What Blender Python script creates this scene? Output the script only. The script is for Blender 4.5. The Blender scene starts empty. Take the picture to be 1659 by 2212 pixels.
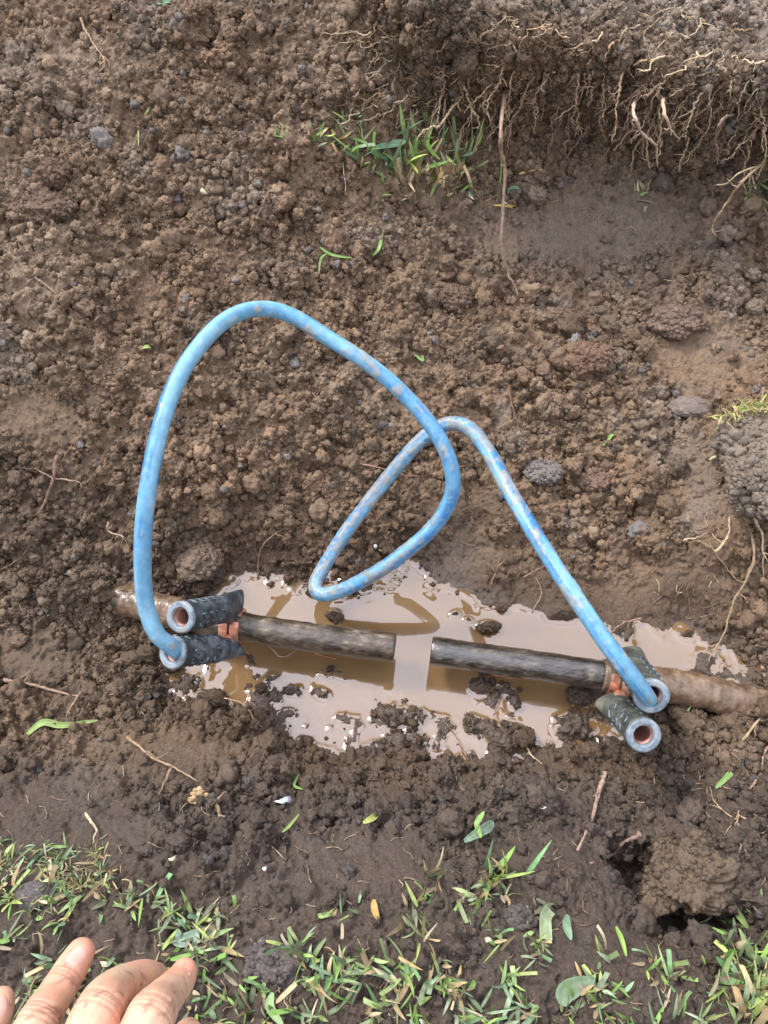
import bpy, math, random
import numpy as np
from mathutils import Vector
from mathutils.bvhtree import BVHTree
R = math.radians
random.seed(7); rng = np.random.default_rng(11)
sc = bpy.context.scene
# ------------------------------------------------------------------ camera
F = 1671.0; CX, CY = 829.5, 1106.0                # focal length and centre in photo units (1659 x 2212)
PITCH = R(32); CAM = np.array([0.0, -0.347, 0.90])
FW = np.array([0, math.sin(PITCH), -math.cos(PITCH)]); UPV = np.array([0, math.cos(PITCH), math.sin(PITCH)]); RT = np.array([1.0, 0, 0])
cam_d = bpy.data.cameras.new('camera'); cam = bpy.data.objects.new('camera', cam_d); sc.collection.objects.link(cam)
cam.location = CAM; cam.rotation_euler = (PITCH, 0, 0)
cam_d.sensor_fit = 'VERTICAL'; cam_d.sensor_height = 36; cam_d.lens = 36 * F / 2212
cam_d.clip_start = 0.01; cam_d.clip_end = 200; sc.camera = cam
# ------------------------------------------------------------------ sky, sun, exposure
SUN_EL, SUN_AZ = R(48), R(-55)                    # azimuth from +y towards +x
w = bpy.data.worlds.new('World'); sc.world = w; w.use_nodes = True
nt = w.node_tree; nt.nodes.clear()
out = nt.nodes.new('ShaderNodeOutputWorld'); bg = nt.nodes.new('ShaderNodeBackground'); bg.inputs['Strength'].default_value = 0.15
sky = nt.nodes.new('ShaderNodeTexSky'); sky.sky_type = 'NISHITA'; sky.sun_disc = False
sky.sun_elevation = SUN_EL; sky.sun_rotation = SUN_AZ
tc = nt.nodes.new('ShaderNodeTexCoord'); sep = nt.nodes.new('ShaderNodeSeparateXYZ'); nt.links.new(tc.outputs['Generated'], sep.inputs[0])
ramp = nt.nodes.new('ShaderNodeValToRGB')          # an overcast vault: about three times brighter overhead than at the horizon
ramp.color_ramp.elements[0].position = 0.0; ramp.color_ramp.elements[0].color = (0.20, 0.20, 0.215, 1)
ramp.color_ramp.elements[1].position = 1.0; ramp.color_ramp.elements[1].color = (.965, 0.965, 1.12, 1)
e = ramp.color_ramp.elements.new(0.75); e.color = (0.50, 0.50, 0.53, 1)
nt.links.new(sep.outputs['Z'], ramp.inputs[0])
cn = nt.nodes.new('ShaderNodeTexNoise'); cn.inputs['Scale'].default_value = 2.2; cn.inputs['Detail'].default_value = 3
nt.links.new(tc.outputs['Generated'], cn.inputs['Vector'])
cr = nt.nodes.new('ShaderNodeMapRange'); cr.inputs['To Min'].default_value = 10; cr.inputs['To Max'].default_value = 17
nt.links.new(cn.outputs['Fac'], cr.inputs['Value'])
vm = nt.nodes.new('ShaderNodeVectorMath'); vm.operation = 'SCALE'; nt.links.new(ramp.outputs[0], vm.inputs[0]); nt.links.new(cr.outputs[0], vm.inputs['Scale'])
mx = nt.nodes.new('ShaderNodeMix'); mx.data_type = 'RGBA'; mx.inputs[0].default_value = 0.82
nt.links.new(sky.outputs[0], mx.inputs[6]); nt.links.new(vm.outputs[0], mx.inputs[7])
nt.links.new(mx.outputs[2], bg.inputs['Color']); nt.links.new(bg.outputs[0], out.inputs[0])
sd_ = bpy.data.lights.new('sun', 'SUN'); sd_.energy = 2.4; sd_.angle = R(16); sd_.color = (1, .95, .88)
sun = bpy.data.objects.new('sun', sd_); sc.collection.objects.link(sun)
sdir = Vector((math.sin(SUN_AZ) * math.cos(SUN_EL), math.cos(SUN_AZ) * math.cos(SUN_EL), math.sin(SUN_EL)))
sun.rotation_euler = sdir.to_track_quat('Z', 'Y').to_euler()
vs = sc.view_settings; vs.view_transform = 'Standard'; vs.look = 'None'; vs.gamma = 1; vs.use_curve_mapping = False; vs.exposure = 0.74
try: sc.cycles.max_bounces = 6; sc.cycles.caustics_reflective = False; sc.cycles.caustics_refractive = False
except Exception: pass

# ------------------------------------------------------------------ helpers
def ray(px, py):
    return FW + (px - CX) / F * RT - (py - CY) / F * UPV
def UP(px, py, z):                                # the point at height z seen in that direction
    d = ray(px, py); return CAM + d * ((z - CAM[2]) / d[2])
def HP(px, py, depth): return CAM + ray(px, py) * depth
def tag(o, label=None, cat=None, group=None, kind=None):
    if label: o['label'] = label
    if cat: o['category'] = cat
    if group: o['group'] = group
    if kind: o['kind'] = kind
    return o
def empty(name, loc):
    o = bpy.data.objects.new(name, None); o.empty_display_size = .02; o.location = loc; sc.collection.objects.link(o); return o
class MB:
    def __init__(s): s.v = []; s.f = []; s.c = []; s.n = 0
    def add(s, v, f, c=None):
        v = np.asarray(v, float); s.v.append(v); s.f += [tuple(i + s.n for i in q) for q in f]
        if c is not None: s.c.append(np.broadcast_to(np.asarray(c, float), (len(v), 3)))
        s.n += len(v); return s
    def build(s, name, mat, parent=None, smooth=True):
        v = np.concatenate(s.v); off = np.zeros(3)
        if parent is None: off = v.mean(0)
        elif parent.type == 'EMPTY': off = np.array(parent.location)
        m = bpy.data.meshes.new(name); m.from_pydata((v - off).tolist(), [], s.f)
        if s.c:
            a = m.color_attributes.new('col', 'FLOAT_COLOR', 'POINT')
            a.data.foreach_set('color', np.hstack([np.concatenate(s.c), np.ones((len(v), 1))]).astype(np.float32).ravel())
        m.materials.append(mat)
        if smooth: m.polygons.foreach_set('use_smooth', [True] * len(m.polygons))
        m.update()
        o = bpy.data.objects.new(name, m); sc.collection.objects.link(o)
        if parent is None: o.location = off
        else: link(o, parent)
        return o
def link(o, parent):
    o.parent = parent
    if parent.type != 'EMPTY':                    # parent mesh carries world-minus-offset verts already
        pass
def catmull(P, n=8):
    P = np.asarray(P, float); Q = np.vstack([2 * P[0] - P[1], P, 2 * P[-1] - P[-2]]); o = []
    for i in range(1, len(Q) - 2):
        for t in np.linspace(0, 1, n, endpoint=False):
            a, b, c, d = Q[i - 1], Q[i], Q[i + 1], Q[i + 2]
            o.append(.5 * (2 * b + (c - a) * t + (2 * a - 5 * b + 4 * c - d) * t * t + (3 * b - a - 3 * c + d) * t ** 3))
    o.append(Q[-2]); return np.array(o)
def frames(P):
    T = np.gradient(P, axis=0); T /= np.linalg.norm(T, axis=1)[:, None] + 1e-12
    a = np.array([0, 0, 1.0]) if abs(T[0][2]) < .9 else np.array([1.0, 0, 0])
    N = [np.cross(T[0], a)]; N[0] /= np.linalg.norm(N[0])
    for i in range(1, len(P)):
        n = N[-1] - T[i] * N[-1].dot(T[i]); N.append(n / np.linalg.norm(n))
    N = np.array(N); return T, N, np.cross(T, N)
def tube(P, r, k=8, jit=0, cap=True, round_end=False):
    P = np.asarray(P, float); r = np.broadcast_to(np.asarray(r, float), (len(P),)).copy()
    if round_end:
        T = P[1] - P[0]; T = T / np.linalg.norm(T); E = P[-1] - P[-2]; E = E / np.linalg.norm(E)
        th = np.array([R(80), R(55), R(28)])
        P = np.vstack([[P[0] - T * r[0] * math.sin(t) for t in th], P, [P[-1] + E * r[-1] * math.sin(t) for t in th[::-1]]])
        r = np.concatenate([r[0] * np.cos(th), r, r[-1] * np.cos(th[::-1])])
    T, N, B = frames(P); th = np.linspace(0, 2 * math.pi, k, endpoint=False)
    rr = r[:, None] * (1 + jit * rng.uniform(-1, 1, (len(P), k)))
    V = P[:, None, :] + rr[..., None] * (np.cos(th)[None, :, None] * N[:, None, :] + np.sin(th)[None, :, None] * B[:, None, :])
    n = len(P); f = [(i * k + j, i * k + (j + 1) % k, (i + 1) * k + (j + 1) % k, (i + 1) * k + j) for i in range(n - 1) for j in range(k)]
    if cap: f.append(tuple(range(k))[::-1]); f.append(tuple((n - 1) * k + j for j in range(k)))
    return V.reshape(-1, 3), f
def lattice(seed, n=256): return np.random.default_rng(seed).uniform(-1, 1, (n, n)).astype(np.float32)
def vnoise(x, y, seed):
    L = lattice(seed); xi = np.floor(x).astype(int); yi = np.floor(y).astype(int); fx = x - xi; fy = y - yi
    fx = fx * fx * (3 - 2 * fx); fy = fy * fy * (3 - 2 * fy); a = L[yi & 255, xi & 255]; b = L[yi & 255, (xi + 1) & 255]; c = L[(yi + 1) & 255, xi & 255]; d = L[(yi + 1) & 255, (xi + 1) & 255]
    return (a * (1 - fx) + b * fx) * (1 - fy) + (c * (1 - fx) + d * fx) * fy
def fbm(x, y, s, o=4, seed=1):
    r = 0; a = 1; t = 0
    for i in range(o): r = r + a * vnoise(x * s + 17.3 * i, y * s + 5.1 * i, seed + i); t += a; a *= .5; s *= 2.03
    return r / t
def sstep(a, b, x): t = np.clip((x - a) / (b - a), 0, 1); return t * t * (3 - 2 * t)

# ------------------------------------------------------------------ materials
def mat(name):
    m = bpy.data.materials.new(name); m.use_nodes = True; return m, m.node_tree, m.node_tree.nodes['Principled BSDF']
def node(t, typ, **kw):
    n = t.nodes.new(typ)
    for k, v in kw.items():
        if k in n.inputs: n.inputs[k].default_value = v
        else: setattr(n, k, v)
    return n
def noisy(name, stops, scale=40, rough=(.4, .7), bump=.3, bdist=.001, bscale=None, detail=6, stretch=None, sss=0, coat=0, metallic=0, spec=.5):
    m, t, b = mat(name); L = t.links
    c = node(t, 'ShaderNodeTexCoord'); mp = node(t, 'ShaderNodeMapping'); L.new(c.outputs['Object'], mp.inputs[0])
    if stretch: mp.inputs['Scale'].default_value = stretch
    n = node(t, 'ShaderNodeTexNoise', Scale=scale, Detail=detail); n.inputs['Roughness'].default_value = .62; L.new(mp.outputs[0], n.inputs['Vector'])
    r = node(t, 'ShaderNodeValToRGB'); el = r.color_ramp.elements
    while len(el) > 1: el.remove(el[-1])
    el[0].position = stops[0][0]; el[0].color = (*stops[0][1], 1)
    for p, col in stops[1:]: q = el.new(p); q.color = (*col, 1)
    L.new(n.outputs['Fac'], r.inputs[0]); L.new(r.outputs[0], b.inputs['Base Color'])
    mr = node(t, 'ShaderNodeMapRange'); mr.inputs['From Min'].default_value = .35; mr.inputs['From Max'].default_value = .65
    mr.inputs['To Min'].default_value = rough[0]; mr.inputs['To Max'].default_value = rough[1]; L.new(n.outputs['Fac'], mr.inputs[0]); L.new(mr.outputs[0], b.inputs['Roughness'])
    n2 = node(t, 'ShaderNodeTexNoise', Scale=bscale or scale * 5, Detail=5); L.new(mp.outputs[0], n2.inputs['Vector'])
    bp = node(t, 'ShaderNodeBump', Strength=bump, Distance=bdist); L.new(n2.outputs['Fac'], bp.inputs['Height']); L.new(bp.outputs[0], b.inputs['Normal'])
    b.inputs['Metallic'].default_value = metallic; b.inputs['Specular IOR Level'].default_value = spec
    if sss: b.inputs['Subsurface Weight'].default_value = sss; b.inputs['Subsurface Radius'].default_value = (.006, .002, .001); b.inputs['Subsurface Scale'].default_value = 1.0
    if coat: b.inputs['Coat Weight'].default_value = coat; b.inputs['Coat Roughness'].default_value = .12
    return m
def attr_mat(name, rough=.6, spec=.4, bump=0, bscale=900, trans=0, wetattr=False, mott=.25, mscale=300):
    m, t, b = mat(name); L = t.links
    a = node(t, 'ShaderNodeAttribute', attribute_name='col'); c = node(t, 'ShaderNodeTexCoord')
    n = node(t, 'ShaderNodeTexNoise', Scale=mscale, Detail=4); L.new(c.outputs['Object'], n.inputs['Vector'])
    mr = node(t, 'ShaderNodeMapRange'); mr.inputs['From Min'].default_value = .3; mr.inputs['From Max'].default_value = .7; mr.inputs['To Min'].default_value = 1 - mott; mr.inputs['To Max'].default_value = 1 + mott
    L.new(n.outputs['Fac'], mr.inputs[0])
    v = node(t, 'ShaderNodeVectorMath', operation='SCALE'); L.new(a.outputs['Color'], v.inputs[0]); L.new(mr.outputs[0], v.inputs['Scale']); L.new(v.outputs[0], b.inputs['Base Color'])
    b.inputs['Roughness'].default_value = rough; b.inputs['Specular IOR Level'].default_value = spec
    if bump:
        n2 = node(t, 'ShaderNodeTexNoise', Scale=bscale, Detail=8); n2.inputs['Roughness'].default_value = .78; L.new(c.outputs['Object'], n2.inputs['Vector'])
        bp = node(t, 'ShaderNodeBump', Strength=bump, Distance=.0015); L.new(n2.outputs['Fac'], bp.inputs['Height']); L.new(bp.outputs[0], b.inputs['Normal'])
    if wetattr:
        wa = node(t, 'ShaderNodeAttribute', attribute_name='wet')
        m2 = node(t, 'ShaderNodeMapRange'); m2.inputs['To Min'].default_value = rough; m2.inputs['To Max'].default_value = .16
        L.new(wa.outputs['Fac'], m2.inputs[0]); L.new(m2.outputs[0], b.inputs['Roughness'])
        m3 = node(t, 'ShaderNodeMapRange'); m3.inputs['To Min'].default_value = spec; m3.inputs['To Max'].default_value = .8
        L.new(wa.outputs['Fac'], m3.inputs[0]); L.new(m3.outputs[0], b.inputs['Specular IOR Level'])
    if trans:
        out = t.nodes['Material Output']; tr = node(t, 'ShaderNodeBsdfTranslucent'); L.new(v.outputs[0], tr.inputs['Color']); ms = node(t, 'ShaderNodeMixShader'); ms.inputs[0].default_value = trans
        L.new(b.outputs[0], ms.inputs[1]); L.new(tr.outputs[0], ms.inputs[2]); L.new(ms.outputs[0], out.inputs[0])
    return m
M_cable = attr_mat('blue_cable', rough=.42, spec=.5, bump=.12, bscale=500, mott=.16, mscale=120)
M_soil = attr_mat('soil', rough=.74, spec=.28, bump=1.0, bscale=620, wetattr=True, mott=.38, mscale=650)
M_grass = attr_mat('grass_blade', rough=.5, spec=.4, trans=.3, mott=.22, mscale=160)
M_root = attr_mat('root', rough=.75, spec=.25, bump=.5, bscale=700, mott=.35, mscale=260)
M_rubber = noisy('black_rubber', [(.30, (.018, .021, .025)), (.48, (.042, .050, .058)), (.58, (.095, .115, .13)), (.72, (.22, .255, .28))], scale=55, rough=(.38, .6), bump=.25, bdist=.0006, detail=9)
M_rubberg = noisy('muddy_rubber', [(.30, (.028, .030, .028)), (.48, (.065, .072, .064)), (.60, (.13, .135, .11)), (.74, (.25, .24, .19))], scale=45, rough=(.45, .7), bump=.3, bdist=.0006, detail=9)
M_rim = noisy('worn_rim', [(.32, (.08, .10, .12)), (.46, (.165, .205, .24)), (.56, (.27, .325, .37)), (.68, (.30, .29, .25))], scale=70, rough=(.35, .6), bump=.2, bdist=.0005)
M_worn = noisy('worn_rubber', [(.38, (.035, .045, .055)), (.50, (.10, .13, .15)), (.64, (.24, .29, .32))], scale=130, rough=(.4, .6), bump=.1)
M_cu = noisy('copper', [(.32, (.50, .20, .12)), (.5, (.78, .40, .27)), (.66, (.90, .58, .44))], scale=60, rough=(.28, .5), bump=.15, bdist=.0004, metallic=.65)
M_cud = noisy('dull_copper', [(.32, (.22, .10, .08)), (.5, (.42, .22, .17)), (.66, (.55, .34, .28))], scale=80, rough=(.35, .6), bump=.15, bdist=.0004, metallic=.3)
M_pipe = noisy('dirty_pipe', [(.34, (.025, .018, .012)), (.48, (.062, .043, .028)), (.57, (.115, .085, .058)), (.66, (.22, .18, .13)), (.78, (.38, .33, .27))], scale=95, rough=(.25, .6), bump=.8, bdist=.0018, bscale=260, detail=11, coat=.35, spec=.6, stretch=(.45, 1, 1))
M_pipeb = noisy('blackened_pipe', [(.36, (.014, .011, .008)), (.50, (.038, .030, .022)), (.59, (.090, .072, .052)), (.70, (.24, .20, .15))], scale=95, rough=(.15, .5), bump=.8, bdist=.0018, bscale=240, detail=11, coat=.8, spec=.9, stretch=(.4, 1, 1))
M_pipem = noisy('mud_coated_pipe', [(.34, (.085, .052, .030)), (.5, (.165, .105, .063)), (.68, (.27, .19, .125))], scale=60, rough=(.2, .5), bump=.5, bdist=.002, detail=8, coat=.5)
M_skin = noisy('skin', [(.32, (.56, .27, .185)), (.46, (.64, .37, .255)), (.58, (.70, .46, .32)), (.72, (.66, .36, .26))], scale=38, rough=(.40, .58), bump=.45, bdist=.0008, bscale=650, sss=.18)
M_skinv = attr_mat('skin', rough=.46, spec=.42, bump=.35, bscale=700, mott=.10, mscale=150)
M_nail = noisy('fingernail', [(.3, (.66, .36, .29)), (.7, (.76, .46, .38))], scale=60, rough=(.25, .35), bump=.02)
M_white = noisy('petal', [(.3, (.62, .70, .82)), (.7, (.82, .86, .92))], scale=200, rough=(.5, .6), bump=.1)

# ------------------------------------------------------------------ ground: base shape
CP = [(0,0,.30),(400,0,.30),(800,0,.29),(1200,0,.27),(1659,0,.27),(0,250,.25),(400,250,.245),(750,250,.235),(1000,300,.20),(1300,345,.19),(1659,385,.185),
 (0,500,.20),(300,500,.19),(600,480,.18),(820,430,.178),(1000,450,.163),(1300,480,.155),(1659,520,.16),(1100,620,.118),(1450,640,.122),
 (0,720,.16),(400,720,.14),(800,720,.12),(1150,740,.105),(1500,720,.112),(1659,760,.115),(0,950,.11),(300,950,.098),(650,950,.08),(1000,950,.07),(1300,950,.075),(1500,950,.088),(1659,950,.11),
 (0,1130,.062),(200,1150,.05),(450,1120,.05),(800,1150,.032),(1100,1130,.04),(1400,1130,.052),(1600,1150,.08),(450,1225,.018),(700,1225,.012),(1000,1240,.014),(1200,1290,.016),(1450,1310,.018),(1659,1310,.035),
 (0,1330,.028),(180,1360,.012),(330,1440,.004),(0,1500,.03),(250,1550,.03),(500,1620,.03),(800,1680,.035),(1100,1700,.04),(1400,1690,.038),(1659,1620,.04),
 (0,1700,.09),(250,1700,.085),(550,1750,.09),(850,1770,.09),(1150,1790,.08),(1390,1850,.055),(1600,1800,.085),(0,1850,.14),(300,1880,.137),(700,1900,.137),(900,1850,.13),(1100,1900,.132),(1280,1960,.13),(1430,2060,.13),(1520,1985,.075),(1659,1960,.08),(1659,2080,.13),
 (0,2200,.148),(400,2200,.15),(800,2200,.15),(1200,2200,.15),(1600,2200,.15),
 (-500,0,.31),(2100,0,.30),(-400,700,.17),(-300,1300,.04),(-300,1500,.04),(-300,1900,.15),(2000,900,.15),(2000,1350,.05),(2000,1550,.04),(2000,2000,.12),(0,2600,.15),(830,2600,.15),(1659,2600,.15),(830,-250,.32),(0,-250,.33),(1659,-250,.31)]
CP = [(a, b, (c - .02) * 1.35 + .02 if (b < 1200 and c > .02) else c) for a, b, c in CP]
cp = np.array([list(UP(a, b, c)[:2]) + [c] for a, b, c in CP])
def tps_k(r2): return np.where(r2 > 1e-12, .5 * r2 * np.log(r2 + 1e-20), 0)
d2 = ((cp[:, None, :2] - cp[None, :, :2]) ** 2).sum(-1); nC = len(cp)
A = np.zeros((nC + 3, nC + 3)); A[:nC, :nC] = tps_k(d2) + np.eye(nC) * 2e-4; A[:nC, nC] = 1; A[:nC, nC + 1:] = cp[:, :2]; A[nC, :nC] = 1; A[nC + 1:, :nC] = cp[:, :2].T
W = np.linalg.solve(A, np.concatenate([cp[:, 2], np.zeros(3)]))
X0, X1, Y0, Y1, SP = -.58, .58, -.50, 1.02, .00115
cx = np.arange(X0, X1, SP); cy = np.arange(Y0, Y1, SP)
def outw(a, s, n, g): d = s * g ** np.arange(1, n + 1); return a + np.sign(s) * np.cumsum(np.abs(d))
LO = outw(X0, -SP, 40, 1.17)[::-1]; HI = outw(X1, SP, 40, 1.17); LY = outw(Y0, -SP, 40, 1.17)[::-1]; HY = outw(Y1, SP, 40, 1.17)
xs = np.concatenate([LO, cx, HI]); ys = np.concatenate([LY, cy, HY]); PX = 40; NX, NY = len(xs), len(ys)
gx = np.arange(X0, X1 + .0081, .008); gy = np.arange(Y0, Y1 + .0081, .008)
GX, GY = np.meshgrid(gx, gy); BZ = np.full(GX.shape, W[nC]) + W[nC + 1] * GX + W[nC + 2] * GY
for i in range(nC): BZ += W[i] * tps_k((GX - cp[i, 0]) ** 2 + (GY - cp[i, 1]) ** 2)
def base_tps(x, y):
    u = np.clip((x - X0) / .008, 0, len(gx) - 1.001); v = np.clip((y - Y0) / .008, 0, len(gy) - 1.001); i = u.astype(int); j = v.astype(int); a = u - i; b = v - j
    return (BZ[j, i] * (1 - a) + BZ[j, i + 1] * a) * (1 - b) + (BZ[j + 1, i] * (1 - a) + BZ[j + 1, i + 1] * a) * b
POOL = [(430,1300),(470,1268),(560,1262),(640,1272),(655,1308),(700,1300),(800,1305),(850,1290),(905,1238),(922,1285),(960,1300),(1010,1312),(1100,1335),(1200,1352),(1330,1388),(1440,1400),(1472,1368),(1500,1402),(1545,1420),(1570,1445),(1560,1468),
 (1500,1480),(1420,1500),(1330,1500),(1345,1560),(1290,1598),(1220,1585),(1150,1592),(1080,1596),(1000,1598),(900,1592),(820,1586),(740,1572),(690,1550),(620,1538),(555,1515),(500,1495),(450,1470),(410,1440),(450,1410)]
pw = np.array([UP(a, b, 0)[:2] for a, b in POOL])
XX, YY = np.meshgrid(xs, ys)
def sdist(x, y, poly):
    sh = x.shape; x = x.ravel(); y = y.ravel(); d = np.full(x.shape, 9.0); ins = np.zeros(x.shape, bool)
    for i in range(len(poly)):
        a = poly[i]; b = poly[(i + 1) % len(poly)]; e = b - a; t = np.clip(((x - a[0]) * e[0] + (y - a[1]) * e[1]) / (e @ e), 0, 1)
        d = np.minimum(d, (x - a[0] - t * e[0]) ** 2 + (y - a[1] - t * e[1]) ** 2)
        c = (a[1] > y) != (b[1] > y); xi = a[0] + (y - a[1]) * e[0] / (e[1] if e[1] else 1e-9); ins ^= c & (x < xi)
    return np.where(ins, -1, 1).reshape(sh) * np.sqrt(d).reshape(sh)
Z = base_tps(XX, YY)
SD = np.full(XX.shape, .3); wy = (ys > -.3) & (ys < .25); SD[wy] = sdist(XX[wy], YY[wy], pw)
SDn = SD + .008 * fbm(XX, YY, 60, 3, 40)
wl0 = UP(400,1420,0); wl1 = UP(1400,1500,0); wgt = sstep(0, .055, SDn); Z = np.where(SDn < 0, np.maximum(-.012, np.where(YY < np.interp(XX, [wl0[0], wl1[0]], [wl0[1], wl1[1]]), .11, .30) * SDn), (1 - wgt) * .22 * SDn + wgt * Z)
Z = np.clip(Z, -.02, .50)
SH = np.zeros_like(Z)                              # y shift for the overhanging turf edge
foot = np.array([UP(a, b, c)[:2] for a, b, c in [(700,150,.30),(800,215,.285),(900,262,.27),(1000,282,.262),(1150,300,.258),(1300,330,.25),(1500,350,.248),(1659,370,.247),(2000,400,.25)]])
yf = np.interp(XX, foot[:, 0], foot[:, 1]) + .012 * fbm(XX, YY * 0, 14, 3, 60)
amt = sstep(foot[0, 0], foot[2, 0] + .03, XX); dv = YY - yf
rise = sstep(0, .055, dv) * amt; Z = Z + (.13) * rise - .05 * sstep(.06, .45, dv) * amt; SH = -.115 * sstep(0, .05, dv) * amt * (1 - sstep(.08, .4, dv))
def world_ell(px, py, rx, ry):
    z = float(base_tps(*[np.array([q]) for q in UP(px, py, .1)[:2]])[0]); p = UP(px, py, max(z, 0)); z = float(base_tps(np.array([p[0]]), np.array([p[1]]))[0]); p = UP(px, py, max(z, 0))
    dep = (p - CAM) @ FW; q = UP(px, py - ry, max(z, 0)); return p[0], p[1], rx * dep / F, abs(q[1] - p[1])
def ell(px, py, rx, ry, soft=.5):
    a, b, c, d = world_ell(px, py, rx, ry); q = np.sqrt(((XX - a) / c) ** 2 + ((YY - b) / d) ** 2); return 1 - sstep(1 - soft, 1 + soft, q)
rough = np.ones_like(Z)
for e_ in [(1250,555,270,38),(1590,440,80,50),(130,1760,210,120),(320,1620,190,60),(1520,770,120,60),(1540,1080,60,90),(1200,1300,160,60),(1450,1290,150,70),(110,930,80,40),(60,1420,70,50),(1300,2040,140,70),(800,1850,140,60),(1180,1830,120,50),(90,1860,110,50),(1000,1220,70,70)]:
    rough *= 1 - .74 * ell(*e_)
rough = np.clip(rough, .13, 1); rough *= 1 - .45 * sstep(-.20, -.26, YY) ; rough = np.clip(rough, .13, 1)
# humps and holes
for (a_, b_, c_, d_, h_) in [(215,1290,70,42,.045),(1650,1560,40,30,.03),(430,1235,50,45,.018),(1530,1440,50,30,.012),(1480,1860,90,80,.02),(1390,1880,55,60,-.065),(1520,1992,120,34,-.06),(580,820,90,40,-.012),(1270,780,70,50,.01),(100,700,120,80,.012),(860,370,120,40,.012),
    (830,1500,60,22,.006),(990,1560,60,22,.010),(1130,1520,25,12,.006),(1255,1500,28,22,.014),(700,1500,20,14,.010),(590,1470,22,16,.010),(640,1490,18,14,.008),(1220,1325,30,12,.012),(1055,1352,24,11,.016),(1010,1340,14,8,.012),(985,1328,12,8,.012),(725,1330,16,12,.012),(1090,1580,60,20,.010),(1490,1365,16,10,.01),(1235,1560,40,26,.012),(560,1500,40,16,.006),(880,1540,50,20,.01),(760,1560,50,18,.008)]:
    Z += h_ * ell(a_, b_, c_, d_, .7)
# ------------------------------------------------------------------ crumbs pressed into the ground sheet
core = (slice(PX, PX + len(cy)), slice(PX, PX + len(cx))); CXg, CYg = XX[core], YY[core]; RG = rough[core]
def splat(n, r0, r1, hf, thr=0, pw_=1.8):
    H = np.zeros(CXg.shape, np.float32); T = np.full(CXg.shape, .5, np.float32); ny, nx = H.shape
    px_ = rng.uniform(0, nx, n); py_ = rng.uniform(0, ny, n); rr = (r0 + (r1 - r0) * rng.random(n) ** pw_) / SP
    an = rng.uniform(0, math.pi, n); asp = rng.uniform(.65, 1, n); tt = rng.random(n); ph = rng.uniform(0, 6.28, (n, 2)); hh = rng.uniform(.7, 1.25, n) * hf
    wu = (fbm(CXg, CYg, 160 / (r0 / .0035) ** .8, 3, 500) * .9).astype(np.float32); wv = (fbm(CXg, CYg, 160 / (r0 / .0035) ** .8, 3, 520) * .9).astype(np.float32)
    for i in range(n):
        x, y, r = px_[i], py_[i], rr[i]; j = RG[min(int(y), ny - 1), min(int(x), nx - 1)]
        if j < thr * tt[i]: continue
        x0 = max(int(x - r), 0); x1 = min(int(x + r) + 2, nx); y0 = max(int(y - r), 0); y1 = min(int(y + r) + 2, ny)
        if x1 <= x0 or y1 <= y0: continue
        u = np.arange(x0, x1, dtype=np.float32)[None] - x; v = np.arange(y0, y1, dtype=np.float32)[:, None] - y
        ca, sa = math.cos(an[i]), math.sin(an[i]); u = u + wu[y0:y1, x0:x1] * r; v = v + wv[y0:y1, x0:x1] * r; a = (u * ca + v * sa) / r; b = (v * ca - u * sa) / (r * asp[i])
        q = a * a + b * b; q = q * (1 + .45 * np.sin(3.1 * a * 1.5 + ph[i, 0]) * np.sin(2.7 * b * 1.5 + ph[i, 1]))
        h = np.maximum(0, 1 - q) ** .72 * (r * SP * hh[i]); s = H[y0:y1, x0:x1]; k = h > s; s[k] = h[k]; T[y0:y1, x0:x1][k] = tt[i]
    return H, T
H1, T1 = splat(560, .012, .034, .72, .8); H1b, T1b = splat(2300, .006, .015, .80, .8)
H2, T2 = splat(13000, .0030, .0085, .60, .6); H3, T3 = splat(90000, .0017, .0040, .62, 0, 1.6)
rs = RG; n1 = fbm(CXg, CYg, 90, 4, 3); n2 = fbm(CXg, CYg, 420, 3, 9)
H = (H1 * .8 + H1b * .8) * rs + H2 * (rs ** .8) + H3 * (.25 + .75 * rs) + .0035 * n1 * rs + .0012 * n2 * (.3 + .7 * rs)
H = H - .012 * rs * sstep(.1, .5, fbm(CXg, CYg, 34, 3, 77)) - .007 * rs * sstep(.18, .42, fbm(CXg, CYg, 110, 3, 87))
wetc = sstep(.045, -.004, SD[core]); H *= 1 - np.where(CYg > np.interp(CXg, [wl0[0], wl1[0]], [wl0[1], wl1[1]]), .72, .42) * wetc
HH = np.zeros_like(Z); HH[core] = H; HH = HH - .004 * (HH > -9)
TT = np.full(Z.shape, .5); TT[core] = .35 * T1 + .3 * T2 + .35 * T3
P = np.stack([XX, YY + SH, Z], -1)
gu = np.gradient(P, axis=1); gv = np.gradient(P, axis=0); N = np.cross(gu, gv); N /= np.linalg.norm(N, axis=2)[..., None] + 1e-12
P = P + N * HH[..., None]
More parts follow.
